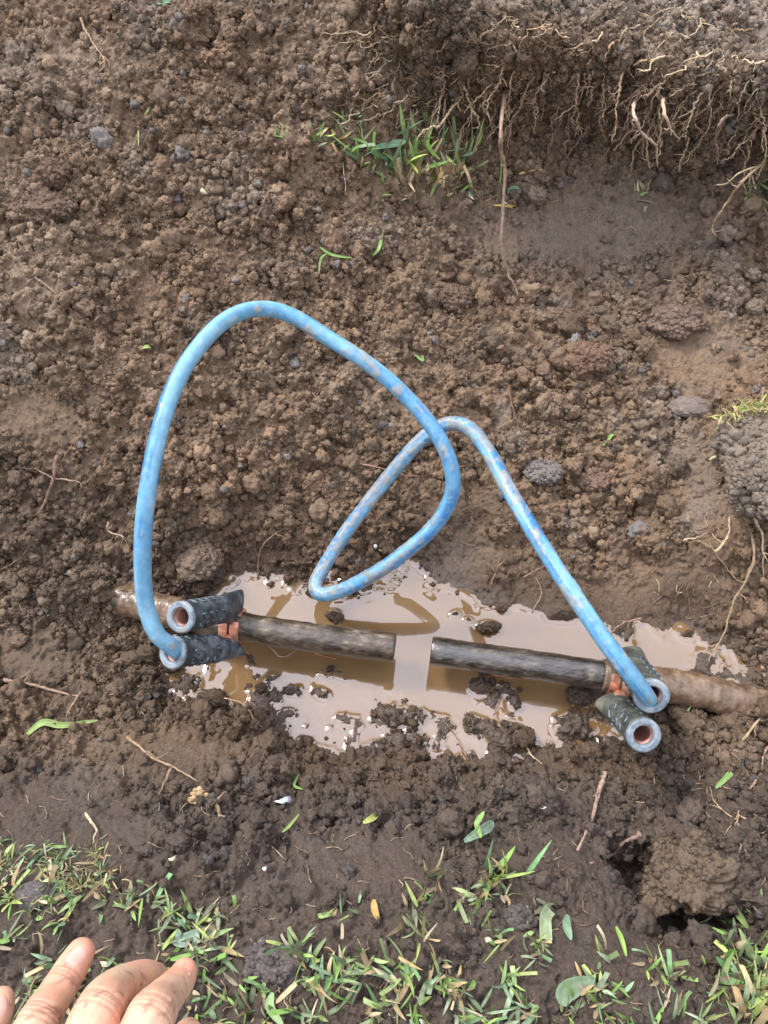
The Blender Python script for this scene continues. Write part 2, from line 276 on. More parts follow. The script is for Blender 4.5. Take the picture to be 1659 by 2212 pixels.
# soil colours
def mixc(a, b, t): return a * (1 - t[..., None]) + np.array(b) * t[..., None]
col = np.broadcast_to(np.array((.152, .104, .067)), P.shape).copy()
nA = fbm(XX, YY, 9, 4, 21); nB = fbm(XX, YY, 22, 4, 31); nC_ = fbm(XX, YY, 13, 3, 51)
col = mixc(col, (.205, .150, .104), sstep(.0, .5, nA) * .65); col = mixc(col, (.17, .105, .066), sstep(.15, .5, nB) * .4)
col = mixc(col, (.165, .145, .125), sstep(.30, .50, nC_) * .35)
col = mixc(col, (.055, .044, .038), sstep(.30, .55, -nC_) * .45)
humus = sstep(-.09, -.19, YY + .02 * nA); col = mixc(col, (.072, .056, .046), humus * .85)
col = mixc(col, (.22, .18, .145), sstep(.02, .12, dv) * amt * .75)
col = mixc(col, (.085, .056, .038), (1 - sstep(.0, .10, SD)) * .75); col = mixc(col, (.080, .058, .041), np.maximum(ell(100, 1270, 190, 230, .5), .8 * ell(250, 1470, 250, 90, .5)) * .65); col = mixc(col, (.115, .090, .070), ell(1250, 555, 310, 62, .6) * .7)
col *= (.62 + .76 * TT)[..., None] * np.where(YY > -.03, 1.34, 1.08)[..., None] ** sstep(.0, .12, SD)[..., None]
wet0 = .8 * np.maximum(ell(960, 1235, 60, 60), ell(430, 1225, 50, 60)); wet = np.clip(wet0 + (1 - sstep(.0, .035, SD + .012 * nB)) * 1.0 + .12 * sstep(0, .5, nA), 0, 1); col *= (1 - .25 * wet)[..., None]
def grid_mesh(name, P, m, cols=None, wets=None):
    ny, nx = P.shape[:2]; me = bpy.data.meshes.new(name); me.vertices.add(ny * nx); me.vertices.foreach_set('co', P.astype(np.float32).ravel())
    idx = np.arange(ny * nx).reshape(ny, nx); q = np.stack([idx[:-1, :-1], idx[:-1, 1:], idx[1:, 1:], idx[1:, :-1]], -1).reshape(-1, 4).astype(np.int32); nf = len(q)
    me.loops.add(nf * 4); me.loops.foreach_set('vertex_index', q.ravel()); me.polygons.add(nf); me.polygons.foreach_set('loop_start', np.arange(0, nf * 4, 4, dtype=np.int32))
    me.polygons.foreach_set('use_smooth', np.ones(nf, bool)); me.update(calc_edges=True)
    if cols is not None:
        a = me.color_attributes.new('col', 'FLOAT_COLOR', 'POINT'); a.data.foreach_set('color', np.concatenate([cols, np.ones(cols.shape[:2] + (1,))], -1).astype(np.float32).ravel())
    if wets is not None: a = me.attributes.new('wet', 'FLOAT', 'POINT'); a.data.foreach_set('value', wets.astype(np.float32).ravel())
    me.materials.append(m); o = bpy.data.objects.new(name, me); sc.collection.objects.link(o); return o
ground = grid_mesh('ground', P, M_soil, col, wet); tag(ground, 'crumbly brown soil of the dug trench and its banks', None, None, 'structure')
# a light copy of the sheet for finding where things lie
st = 3; Q = P[::st, ::st]; qn, qm = Q.shape[:2]; idx = np.arange(qn * qm).reshape(qn, qm)
bvh = BVHTree.FromPolygons(Q.reshape(-1, 3).tolist(), np.stack([idx[:-1, :-1], idx[:-1, 1:], idx[1:, 1:], idx[1:, :-1]], -1).reshape(-1, 4).tolist())
def at(px, py, lift=0):
    d = Vector(ray(px, py)); h = bvh.ray_cast(Vector(CAM), d.normalized())
    if h[0] is None: p = UP(px, py, .1); return np.array(p), np.array([0, 0, 1.0])
    n = np.array(h[1]); n = n if n[2] > -.3 else -n; return np.array(h[0]) + n * lift, n
# ------------------------------------------------------------------ water with a meniscus at every lump
wx = np.arange(-.34, .60, .0013); wyv = np.arange(-.17, .16, .0013); WX, WY = np.meshgrid(wx, wyv)
ix = np.clip(np.searchsorted(xs, WX), 0, NX - 1); iy = np.clip(np.searchsorted(ys, WY), 0, NY - 1); dep = -P[iy, ix, 2]
dep = np.clip(dep, -.004, .02)
k = np.exp(-np.arange(-4, 5) ** 2 / 5.0); k /= k.sum()
for ax in (0, 1): dep = np.apply_along_axis(lambda a: np.convolve(a, k, 'same'), ax, dep)
WZ = .0000 + .0016 * np.exp(-np.maximum(dep, 0) / .0016) + .00003 * fbm(WX, WY, 30, 2, 5)
m_, t_, b_ = mat('muddy_water'); b_.inputs['Base Color'].default_value = (.19, .112, .052, 1); b_.inputs['Roughness'].default_value = .015; b_.inputs['IOR'].default_value = 2.15
nn = node(t_, 'ShaderNodeTexNoise', Scale=14, Detail=5); rp = node(t_, 'ShaderNodeValToRGB'); rp.color_ramp.elements[0].position = .3; rp.color_ramp.elements[0].color = (.165, .098, .043, 1); rp.color_ramp.elements[1].position = .7; rp.color_ramp.elements[1].color = (.215, .133, .064, 1)
tcc = node(t_, 'ShaderNodeTexCoord'); t_.links.new(tcc.outputs['Object'], nn.inputs['Vector']); t_.links.new(nn.outputs['Fac'], rp.inputs[0]); t_.links.new(rp.outputs[0], b_.inputs['Base Color'])
water = grid_mesh('water', np.stack([WX, WY, WZ], -1), m_); tag(water, 'shallow muddy brown puddle in the trench bottom', None, None, 'structure')

# ------------------------------------------------------------------ pipe
def pipe_piece(pts, r, name, label, mtl, lump=.03):
    Pp = catmull(pts, 26); V, f = tube(Pp, r, 40, 0, cap=False); n = len(Pp); k = 40
    V = V.reshape(n, k, 3); c = Pp[:, None]; dirn = (V - c); s = np.arange(n) * .13
    g = 1 + lump * fbm(np.broadcast_to(s[:, None] * 2, (n, k)), 3 + np.abs(np.arange(k) - k / 2)[None] * .12 + 0 * s[:, None], 1.5, 3, 90)
    V = c + dirn * g[..., None]; O = V.reshape(-1, 3); I = (c + dirn * .80).reshape(-1, 3); m = MB(); ff = list(f) + [tuple(q + n * k for q in a[::-1]) for a in f]
    for j in range(k):
        j2 = (j + 1) % k; ff.append((j2, j, j + n * k, j2 + n * k)); e = (n - 1) * k; ff.append((e + j, e + j2, e + j2 + n * k, e + j + n * k))
    m.add(np.vstack([O, I]), ff); return m
RP = .0170; pz = .042
PL = [UP(210,1288,.020), UP(300,1304,.034), UP(430,1335,pz), UP(568,1361,pz), UP(710,1381,pz), UP(853,1399,pz)]
PR = [UP(931,1405,pz), UP(1060,1424,pz), UP(1200,1443,pz + .001), UP(1322,1462,pz + .001), UP(1345,1465,pz + .001)]
PM = [UP(1300,1458,pz), UP(1400,1475,pz), UP(1500,1490,.040), UP(1600,1515,.034), UP(1720,1545,.028), UP(1900,1590,.02)]
tag(pipe_piece(PL, RP, '', '', 0, .05).build('pipe', M_pipe), 'left length of wet grimy cut pipe, held by the left clamp', 'pipe')
lp_ = [o for o in sc.objects if o.name == 'pipe'][0]; mm = pipe_piece([UP(190,1284,.012), UP(260,1296,.026), UP(330,1312,.037), UP(400,1329,pz)], RP * 1.12, '', '', 0, .12); ob = mm.build('mud_coating', M_pipem); ob.parent = lp_; ob.location = ob.location - lp_.location
rp_ = tag(pipe_piece(PR, RP, '', '', 0, .05).build('pipe', M_pipeb), 'right length of cut pipe, mud coated beyond the right clamp', 'pipe')
mm = pipe_piece(PM, RP * 1.16, '', '', 0, .10); ob = mm.build('mud_coating', M_pipem); ob.parent = rp_; ob.location = ob.location - rp_.location

# ------------------------------------------------------------------ clamps with rubber boots
def boot(root, p0, p1, r0, r1, flat_dir, mtl, seed, point=0):
    """rubber boot: flattened and slanted at the jaw end p0, round and open at p1"""
    rg = np.random.default_rng(seed); p0 = np.array(p0); p1 = np.array(p1); ax = p1 - p0; L = np.linalg.norm(ax); ax /= L
    fd = np.array(flat_dir, float); fd -= ax * fd.dot(ax); fd /= np.linalg.norm(fd); gd = np.cross(ax, fd); k = 48; m = MB(); rings = []
    T = np.linspace(0, 1, 46)
    for t in T:
        fl = (1 - sstep(0, .42, np.array(t))) ; a = r0 + (r1 - r0) * t
        ra = a * (1 + .28 * fl) if not point else a * (1 - .25 * fl); rb = a * (1 - (.50 if not point else .68) * fl)
        if abs(t - .38) < .02: ra *= 1.05; rb *= 1.05                # moulded ring
        if t > .955: ra *= 1.05; rb *= 1.05
        th = np.linspace(0, 2 * math.pi, k, endpoint=False); ctr = p0 + ax * L * t
        g = 1 + .012 * np.sin(3 * th + seed) + .01 * np.sin(2 * th + t * 7)
        ring = ctr + (np.cos(th) * ra * g)[:, None] * fd + (np.sin(th) * rb * g)[:, None] * gd
        ring += ax * (np.cos(th)[:, None] * (.016 * fl if point else -.007 * fl)); rings.append(ring)
    V = np.array(rings); n = len(T); f = [(i * k + j, i * k + (j + 1) % k, (i + 1) * k + (j + 1) % k, (i + 1) * k + j) for i in range(n - 1) for j in range(k)]
    In = []                                                         # inner skin
    rin = r1 * .62
    for t in np.linspace(0, 1, 10):
        ctr = p0 + ax * L * t; th = np.linspace(0, 2 * math.pi, k, endpoint=False); sc_ = rin * (.55 + .45 * min(1, t * 1.6))
        In.append(ctr + (np.cos(th) * sc_)[:, None] * fd + (np.sin(th) * sc_)[:, None] * gd)
    VI = np.array(In); m.add(V.reshape(-1, 3), f); nI = len(In)
    m.add(VI.reshape(-1, 3), [(i * k + (j + 1) % k, i * k + j, (i + 1) * k + j, (i + 1) * k + (j + 1) % k) for i in range(nI - 1) for j in range(k)])
    b0 = n * k; m.f += [((j + 1) % k, j, b0 + j, b0 + (j + 1) % k) for j in range(k)]
    # raised zigzag grip marks
    def surf(t, th, lift):
        fl = float(1 - sstep(0, .42, np.array(t))); a = r0 + (r1 - r0) * t; ra = a * (1 + .28 * fl) if not point else a * (1 - .25 * fl); rb = a * (1 - (.5 if not point else .68) * fl)
        return p0 + ax * L * t + fd * math.cos(th) * (ra + lift) + gd * math.sin(th) * (rb + lift)
    nb0 = len(m.f)
    for row in range(7):
        th0 = row * 2 * math.pi / 7
        for q in range(4):
            tt = .45 + q * .115
            zz = [(tt, th0), (tt + .018, th0 + .38), (tt + .062, th0 + .34), (tt + .080, th0 + .70)]
            if row % 2: zz = zz[:3]
            pts = [surf(a, b, .0004) for a, b in zz]; v, ff = tube(pts, .0010, 5); m.add(v, ff)
    bo = m.build('rubber_boot', mtl, root); bo.data.materials.append(M_worn)
    for p_ in bo.data.polygons[nb0:]: p_.material_index = 1
    # rim face
    m2 = MB(); prof = [(-.0015, r1 * 1.055), (.0006, r1 * 1.06), (.0026, r1 * 1.0), (.0030, r1 * .90), (.0024, r1 * .76), (.0026, r1 * .72), (.0018, r1 * .655), (.0, r1 * .61), (-.006, r1 * .60)]
    th = np.linspace(0, 2 * math.pi, k, endpoint=False); vv = []
    for dz, rr in prof: vv.append(p1 + ax * dz + (np.cos(th) * rr * (1 + .012 * np.sin(3 * th + seed)))[:, None] * fd + (np.sin(th) * rr)[:, None] * gd)
    m2.add(np.array(vv).reshape(-1, 3), [(i * k + j, i * k + (j + 1) % k, (i + 1) * k + (j + 1) % k, (i + 1) * k + j) for i in range(len(prof) - 1) for j in range(k)])
    rm = m2.build('rim', M_rim, root); rm.parent = bo
    m3 = MB(); vv = []
    for dz, rr in [(-.002, r1 * .595), (-.0015, r1 * .55), (-.010, r1 * .545), (-.03, r1 * .54), (-.05, r1 * .54), (-.05, 1e-5)]: vv.append(p1 + ax * dz + (np.cos(th) * rr)[:, None] * fd + (np.sin(th) * rr)[:, None] * gd)
    m3.add(np.array(vv).reshape(-1, 3), [(i * k + j, i * k + (j + 1) % k, (i + 1) * k + (j + 1) % k, (i + 1) * k + j) for i in range(5) for j in range(k)])
    cu = m3.build('copper_tube', M_cud, root); cu.parent = bo
    return ax
def jaws(root, c, axis, r, up_dirs):
    axis = np.array(axis) / np.linalg.norm(axis); z = np.array([0, 0, 1.0]); s = np.cross(axis, z); s /= np.linalg.norm(s); u = np.cross(s, axis)
    for sg in (1, -1):
        for off in (-.0075, .0055):
            m = MB(); th = np.linspace(R(12), R(168), 18) - (0 if sg > 0 else 0); k = []
            for t in th:
                d = s * sg * math.sin(t) + u * math.cos(t)
                for rr, w0 in ((r, -.005), (r, .005), (r + .0035, .005), (r + .0035, -.005)): k.append(c + axis * (off + w0) + d * rr)
            f = []
            for i in range(17):
                for j in range(4): f.append((i * 4 + j, i * 4 + (j + 1) % 4, i * 4 + 4 + (j + 1) % 4, i * 4 + 4 + j))
            f += [(0, 1, 2, 3), (71, 70, 69, 68)]; m.add(np.array(k), f); m.build('copper_jaw', M_cu, root, smooth=False)
        # arm of the jaw running up into the boot
        m = MB(); a = c + s * sg * (r + .002) + u * .004; b = np.array(up_dirs[0 if sg > 0 else 1]); v, f = tube([a, a * .6 + b * .4 + u * .004, b], [.006, .0075, .0075], 12); m.add(v, f); m.build('jaw_arm', M_cu, root)
pl_ax = PL[4] - PL[3]; cL = UP(505,1350,pz); cR = UP(1336,1464,pz)
rootL = empty('cable_clamp', cL); tag(rootL, 'copper jawed clamp in two black rubber boots gripping the left part of the pipe', 'clamp', 'rubber booted clamps on the pipe')
u0, u1 = UP(514,1309,.058), UP(391,1333,.150); l0, l1 = UP(512,1397,.056), UP(374,1409,.142)
boot(rootL, u0, u1, .0150, .0163, (.1, 1, .25), M_rubber, 3); boot(rootL, l0, l1, .0150, .0163, (.1, 1, .3), M_rubber, 5, point=1)
def lerp(a, b, t): return np.array(a) * (1 - t) + np.array(b) * t
sL = np.cross(pl_ax, (0, 0, 1)); up_first = sL[1] > 0
jaws(rootL, cL, pl_ax, RP + .0008, [lerp(u0, u1, .32), lerp(l0, l1, .32)] if up_first else [lerp(l0, l1, .32), lerp(u0, u1, .32)])
rootR = empty('cable_clamp', cR); tag(rootR, 'copper jawed clamp in two mud smeared rubber boots gripping the right part of the pipe', 'clamp', 'rubber booted clamps on the pipe')
U0, U1 = UP(1350,1412,.062), UP(1407,1503,.155); B0, B1 = UP(1318,1512,.052), UP(1390,1588,.140)
boot(rootR, U0, U1, .0158, .0168, (1, .1, .1), M_rubberg, 8); boot(rootR, B0, B1, .0155, .0163, (1, .1, .1), M_rubberg, 9, point=0)
pr_ax = PR[3] - PR[2]; s2 = np.cross(pr_ax, (0, 0, 1)); jl = [lerp(U0, U1, .25), lerp(B0, B1, .25)]
jaws(rootR, cR, pr_ax, RP + .0008, jl if s2[1] > 0 else jl[::-1])

# ------------------------------------------------------------------ blue cable
lin = np.array(l1) + .012 * (np.array(l0) - l1) / np.linalg.norm(np.array(l0) - l1)
K = [(389,1422,.108),(382,1406,.140),(365,1392,.158),(337,1366,.175),(314,1300,.20),(308,1200,.24),(315,1090,.275),(338,960,.30),(375,840,.315),(425,755,.32),(490,690,.32),(560,667,.31),(630,682,.30),(720,737,.285),(810,797,.27),(885,865,.25),(945,940,.23),(976,1015,.205),(972,1080,.175),(930,1145,.14),(850,1212,.10),(780,1255,.07),(725,1280,.050),(690,1282,.042),(682,1260,.042),(700,1225,.048),(740,1160,.066),(800,1080,.09),(860,1005,.115),(910,950,.136),(950,922,.150),(985,915,.160),(1020,930,.168),(1060,985,.18),(1100,1060,.19),(1150,1145,.197),(1200,1225,.20),(1250,1300,.203),(1300,1375,.20),(1345,1435,.190),(1384,1486,.170),(1399,1508,.150),(1404,1520,.120)]
KS = 24; kp = catmull([UP(*a) for a in K], KS); nk = len(kp); v, f = tube(kp, .0086, 32)
mud = np.interp(np.arange(nk) / KS, [0, 2, 4, 9, 11, 12.5, 14, 17, 18.5, 20, 22, 24, 25.5, 28, 30, 32, 34, 38, 42], [.45, .35, .15, .12, .30, .42, .22, .15, .38, .45, .62, .55, .45, .5, .66, .72, .4, .22, .40])
mudv = np.repeat(mud, 32); ang = np.tile(np.linspace(0, 2 * math.pi, 32, endpoint=False), nk); sl = np.repeat(np.concatenate([[0], np.cumsum(np.linalg.norm(np.diff(kp, axis=0), axis=1))]), 32)
f1 = fbm(sl * 11, 5 + np.cos(ang) * .9 + 1.7 * np.sin(ang), 1, 4, 700); f2 = fbm(sl * 60, 9 + np.cos(ang) * 2.0, 1, 5, 720) * .7 + fbm(sl * 60 + 7, 19 + np.sin(ang) * 2.0, 1, 5, 740) * .7; f3 = fbm(sl * 260, 9 + np.cos(ang) * 5, 1, 4, 760) + fbm(sl * 260, 9 + np.sin(ang) * 5, 1, 4, 780)
c0 = np.array((.105, .30, .49)) * np.ones((len(v), 3)); c0 = mixc(c0, (.035, .17, .43), sstep(.02, .3, f1 + .4 * f2) * .85); c0 = mixc(c0, (.20, .42, .57), sstep(.0, .4, -f1) * .75); c0 = mixc(c0, (.34, .46, .50), sstep(.2, .5, f2) * .5)
mk = sstep(.04, -.10, .50 - mudv - .75 * f2 - .30 * f1 - .22 * f3); c0 = mixc(c0, (.30, .255, .170), mk * (.62 + .3 * np.clip(f3, -1, 1))); c0 = mixc(c0, (.24, .36, .42), sstep(.1, .5, f3) * .4)
ctr = np.repeat(kp, 32, 0); v = ctr + (v - ctr) * (1 + .05 * mk * (1 + .8 * f3) + .02 * f1)[:, None]
cb = MB().add(v, f, c0).build('cable', M_cable); tag(cb, 'thick blue cable looping over the trench from the left clamp to the right clamp', 'cable')

# ------------------------------------------------------------------ roots
def ico(sub):
    import bmesh
    bm = bmesh.new(); bmesh.ops.create_icosphere(bm, subdivisions=sub, radius=1); v = np.array([x.co[:] for x in bm.verts]); f = [tuple(q.index for q in p.verts) for p in bm.faces]; bm.free(); return v, f
iv, if_ = ico(2); iv3, if3 = ico(6)
def protos(sub, n, seed):
    v, f = ico(sub); o = []
    for i in range(n):
        rg = np.random.default_rng(seed + i); q = rg.normal(0, 1, (26, 3)); q /= np.linalg.norm(q, axis=1)[:, None]; h = np.zeros(len(v))
        for k_ in range(26): rr = rg.uniform(.35, .75); h = np.maximum(h, (1 - ((v - q[k_]) ** 2).sum(1) / rr ** 2).clip(0) ** .6 * rr)
        v = v * (1 + rg.normal(0, .075 if sub < 4 else .03, (len(v), 1)).clip(-.16, .16)); nz = fbm(v[:, 0] * 1.3 + v[:, 2] + i, v[:, 1] * 1.3 - v[:, 2], 1, 3, seed + i); u = v * (.70 + .62 * h + .35 * nz)[:, None]; o.append(u * rg.uniform(.7, 1.1, 3))
    return np.array(o), np.array(f)
def rot_many(n):
    q = rng.normal(0, 1, (n, 4)); q /= np.linalg.norm(q, axis=1)[:, None]; w_, x, y, z = q.T
    return np.stack([1 - 2 * (y * y + z * z), 2 * (x * y - z * w_), 2 * (x * z + y * w_), 2 * (x * y + z * w_), 1 - 2 * (x * x + z * z), 2 * (y * z - x * w_), 2 * (x * z - y * w_), 2 * (y * z + x * w_), 1 - 2 * (x * x + y * y)], -1).reshape(n, 3, 3)
PV2, PF2 = protos(2, 8, 1500)
def encrust(m, V, c, n, r0, r1):
    ids = rng.integers(0, len(V), n); rr = r0 + (r1 - r0) * rng.random(n) ** 1.8; W_ = np.einsum('nij,nkj->nki', rot_many(n), PV2[rng.integers(0, 8, n)] * rr[:, None, None]) + V[ids][:, None]
    cc_ = np.repeat(np.array(c) * rng.uniform(.75, 1.3, (n, 1)), 42, 0); m.add(W_.reshape(-1, 3), (PF2[None] + (np.arange(n) * 42)[:, None, None]).reshape(-1, 3).tolist(), cc_)
def root_mesh(pts, r0, r1=None, colr=(.30, .20, .13), wig=.0015, k=6, side=0, mb=None, bits=0):
    pts = np.array(pts); Pp = catmull(pts, 7); n = len(Pp); r1 = r0 * .35 if r1 is None else r1; t = np.linspace(0, 1, n)
    wv = np.cumsum(rng.normal(0, wig * .35, (n, 3)), 0); wv -= np.outer(t, wv[-1]); wv[0] = 0; Pp = Pp + wv
    m = mb or MB(); c = np.array(colr) * rng.uniform(.8, 1.2); v, f = tube(Pp, (r0 + (r1 - r0) * t) * rng.uniform(.75, 1.25, n), k, .18); m.add(v, f, c)
    for _ in range(side):
        i = rng.integers(1, n - 1); d = rng.normal(0, 1, 3); d[2] = -abs(d[2]) * .4; tg = Pp[min(i + 1, n - 1)] - Pp[i]; tg /= np.linalg.norm(tg) + 1e-9; d = d / np.linalg.norm(d) * .8 + tg * .8; Ls = rng.uniform(.006, .022)
        q = [Pp[i]]; 
        for s_ in range(5): d = d + rng.normal(0, .35, 3); d /= np.linalg.norm(d); q.append(q[-1] + d * Ls / 5)
        v, f = tube(q, np.linspace(r0 * .45, r0 * .15, 6), 5, .15); m.add(v, f, c * 1.05)
    if bits:
        ids = rng.integers(2, n, bits)
        for i in ids: m.add(PV2[rng.integers(0, 8)] * rng.uniform(.0012, .0028) @ rot_many(1)[0] + Pp[i], PF2.tolist(), np.array((.20, .14, .10)) * rng.uniform(.7, 1.2))
    return m
TAN, PALE, BRN, DIRT = (.40, .285, .18), (.54, .42, .28), (.24, .155, .105), (.30, .205, .150)
def lay_root(path, r, label, colr=BRN, side=3, lift=None, **k):
    pts = [at(a, b, r * .8 + .0045 if lift is None else lift)[0] for a, b in path]
    return tag(root_mesh(pts, r, colr=colr, side=side, **k).build('root', M_root), label, 'root')
lay_root([(128,985),(124,1030),(98,1080),(80,1130),(50,1195),(0,1240)], .0026, 'forked brown root running down the soil at the left edge', BRN, 5)
lay_root([(124,1030),(75,1012),(55,1005)], .0013, 'short pale root twig pointing left off the forked root at the left edge', DIRT, 1)
lay_root([(124,1030),(165,1040),(205,1052)], .0014, 'short pale root twig pointing right off the forked root at the left edge', DIRT, 2)
lay_root([(0,1475),(70,1485),(140,1497),(210,1502),(285,1505)], .0022, 'long straight brown root lying across the lower left slope', DIRT, 3)
lay_root([(170,1500),(155,1530),(140,1560)], .0013, 'short root hanging beneath the long straight root at lower left', DIRT, 1)
lay_root([(1303,1678),(1292,1715),(1270,1770),(1245,1845)], .0030, 'thick broken root stick standing up the near trench wall', (.33,.23,.18), 3, lift=.006)
lay_root([(1385,1798),(1350,1815),(1315,1838),(1272,1872)], .0030, 'second broken root stick sloping across the near trench wall', (.33,.23,.18), 3, lift=.005)
lay_root([(275,1600),(320,1640),(375,1662),(430,1700)], .0018, 'tan root branching down the near left slope', TAN, 3)
lay_root([(375,1662),(360,1710),(340,1765)], .0017, 'brown root dropping to the left of the knotted root', DIRT, 1)
lay_root([(425,1730),(460,1745),(485,1775),(495,1810)], .0028, 'curved tan root below the yellow knot on the near slope', TAN, 2, lift=.004)
lay_root([(745,990),(830,1015),(900,1020),(1000,1002),(1060,985)], .0016, 'thin reddish root passing under both runs of the blue cable', (.25,.15,.11), 3)
lay_root([(618,320),(605,390),(580,425),(550,490)], .0022, 'brown root hanging down the slope left of the grass clump', BRN, 4)
lay_root([(742,320),(748,370),(752,420)], .0016, 'straight pale straw stem below the small grass sprig', PALE, 0)
lay_root([(1150,1320),(1165,1280),(1160,1250)], .0010, 'fine root on the wet slope above the puddle', TAN, 1)
lay_root([(1600,1085),(1620,1200),(1590,1300),(1560,1380),(1530,1430)], .0020, 'long knotted root running down the right trench wall', TAN, 9, wig=.003)
lay_root([(1655,1180),(1625,1220),(1600,1260),(1540,1180),(1500,1170)], .0014, 'branching root web beside the grey clod at the right', TAN, 7, wig=.003)
lay_root([(1650,1540),(1610,1600),(1590,1660),(1560,1700)], .0017, 'tan root crossing below the mud coated pipe at right edge', TAN, 6, wig=.003)
lay_root([(1655,1620),(1630,1690),(1580,1760),(1590,1830)], .0018, 'branching root right of the lower clod, near the right edge', DIRT, 8, wig=.003)
lay_root([(1655,1780),(1600,1770),(1565,1750),(1540,1700)], .0012, 'thin root loop above the hollow at lower right', TAN, 4, wig=.003)
lay_root([(440,1490),(480,1510),(520,1530),(560,1560),(600,1590)], .0011, 'fine orange root at the lower left edge of the puddle', TAN, 6)
lay_root([(1400,600),(1440,603),(1470,598),(1510,590)], .0010, 'thin white rootlet on the smooth soil ledge', PALE, 0)
lay_root([(1536,995),(1560,985),(1602,977)], .0019, 'bright pale broken twig beside the grey turf block', (.72,.58,.42), 0, lift=.004)
lay_root([(1480,1170),(1500,1165),(1530,1150)], .0015, 'short beige twig below the grey turf block', PALE, 0)
lay_root([(1545,1190),(1570,1160),(1575,1120)], .0019, 'bent beige root stub below the grey turf block', PALE, 2)
lay_root([(1120,1600),(1150,1640),(1175,1655)], .0013, 'small curled pale root under the right puddle edge', PALE, 2)
lay_root([(1000,1630),(1020,1660),(990,1600),(960,1560)], .0014, 'brown rootlet sloping out of the near puddle edge', BRN, 1)
lay_root([(640,1395),(680,1425),(725,1448)], .0018, 'wet orange root lying in the puddle left of the gap', (.40,.20,.10), 0, lift=.014)
lay_root([(1010,1450+4),(1050,1462),(1105,1482)], .0017, 'wet orange root lying in the puddle below the gap', (.45,.22,.11), 0, lift=.014)
lay_root([(590,1325),(600,1370),(615,1420),(635,1450)], .0012, 'thin pinkish root draped across the pipe beside the left clamp', (.42,.30,.24), 1, lift=.034)
lay_root([(165,40),(190,80),(215,125),(230,150)], .0018, 'tan root lying on the loose soil at upper left', TAN, 3)
lay_root([(80,600),(120,630),(165,670)], .0016, 'faint pale root on the loose soil at left', DIRT, 1)
lay_root([(1085,770),(1095,870),(1110,930),(1085,985)], .0013, 'thin brown root on the soil right of the cable crossing', BRN, 5)
lay_root([(0,1180),(60,1130)], .0012, 'dark rootlet at the left frame edge', BRN, 0)
lay_root([(225,1130),(235,1150),(270,1158)], .0018, 'pale crooked straw bit left of the blue cable', PALE, 2)
lay_root([(1620,1100),(1640,1160),(1650,1240)], .0022, 'thick pale root coming down under the grey turf block', PALE, 4, wig=.002)
lay_root([(1385,1335),(1345,1350),(1310,1375)], .0015, 'brown root on the wet slope left of the right clamp top', DIRT, 3)
lay_root([(560,1250),(555,1200),(580,1160),(640,1120)], .0014, 'brown root on the dark soil between the cable loop and the puddle', BRN, 4)
lay_root([(1060,1260),(1075,1230),(1085,1215)], .0014, 'short brown root on the slope above the right pipe', BRN, 0)
lay_root([(190,1760),(200,1800),(205,1830)], .0016, 'short upright root stub above the left grass', PALE, 0, lift=.006)
lay_root([(1130,1240),(1180,1215),(1230,1195)], .0012, 'thin brown root beside the right run of the cable', BRN, 3)
# the long hanging root
def free(name, pxs, r, label, colr, side=4, wig=.001):
    pts_ = [UP(*a) for a in pxs]; b_ = at(pxs[0][0], pxs[0][1] - 8, -.006)[0]; pts_ = [b_] + pts_[1:] if name == 'r' else pts_
    return tag(root_mesh(pts_, r, colr=colr, side=side, wig=wig, r1=r * .5).build('root', M_root), label, 'root')
free('r', [(1090,190,.42),(1084,280,.375),(1084,330,.35),(1094,375,.325),(1090,450,.29),(1087,540,.245),(1100,590,.215),(1118,640,.19)], .0026, 'long thick root hanging straight down past the grass clump onto the ledge', (.34,.235,.17), 6)
free('r', [(1655,345,.36),(1610,385,.335),(1575,430,.305),(1550,470,.28),(1537,500,.25)], .0020, 'long tan root slanting down from the right edge', TAN, 6)
free('r', [(1655,352,.36),(1600,372,.345),(1570,395,.325),(1545,400,.30)], .0013, 'thin tan root crossing over the slanting root at the right edge', PALE, 4)
free('r', [(1585,245,.40),(1560,262,.385),(1545,300,.36),(1550,335,.335),(1549,358,.32)], .0018, 'root curving down in front of the undercut at the far right', DIRT, 3)
free('r', [(1365,215,.40),(1370,250,.38),(1390,290,.355),(1420,315,.335)], .0024, 'thick whitish root hooking right from the undercut', (.45,.34,.27), 4)
free('r', [(1425,215,.40),(1432,240,.385),(1446,270,.37),(1450,292,.355)], .0023, 'stubby pale root with a blunt end under the overhang', (.50,.36,.25), 3)
# fringe of roots at the overhang
for i in range(135):
    px = rng.uniform(930, 1655); py = rng.uniform(120, 265) + (px - 930) * .05; p, n = at(px, py)
    L = .016 + .072 * rng.random() ** 1.5; d = np.array([rng.normal(-.25, .35), -.55, -.75]); q = [p - n * .004]
    for s_ in range(6): d = d + rng.normal(0, .22, 3) + np.array([0, 0, -.13]); d /= np.linalg.norm(d); q.append(q[-1] + d * L / 6)
    c = random.choice([TAN, TAN, DIRT, PALE, (.38,.26,.19)]); r = rng.uniform(.0007, .0020)
    tag(root_mesh(q, r, colr=c, side=rng.integers(1, 8), wig=.0022, k=5, bits=rng.integers(0, 5)).build('root', M_root), *(('thin soil coated root hanging from the undercut left of the long straight root', 'root', 'fine roots hanging left of the long root') if px < 1090 else ('thin tan root hanging between the long straight root and the whitish hooked root', 'root', 'fine roots hanging mid undercut') if px < 1370 else ('thin tan root hanging from the undercut right of the whitish hooked root', 'root', 'fine roots hanging at the right of the undercut')))
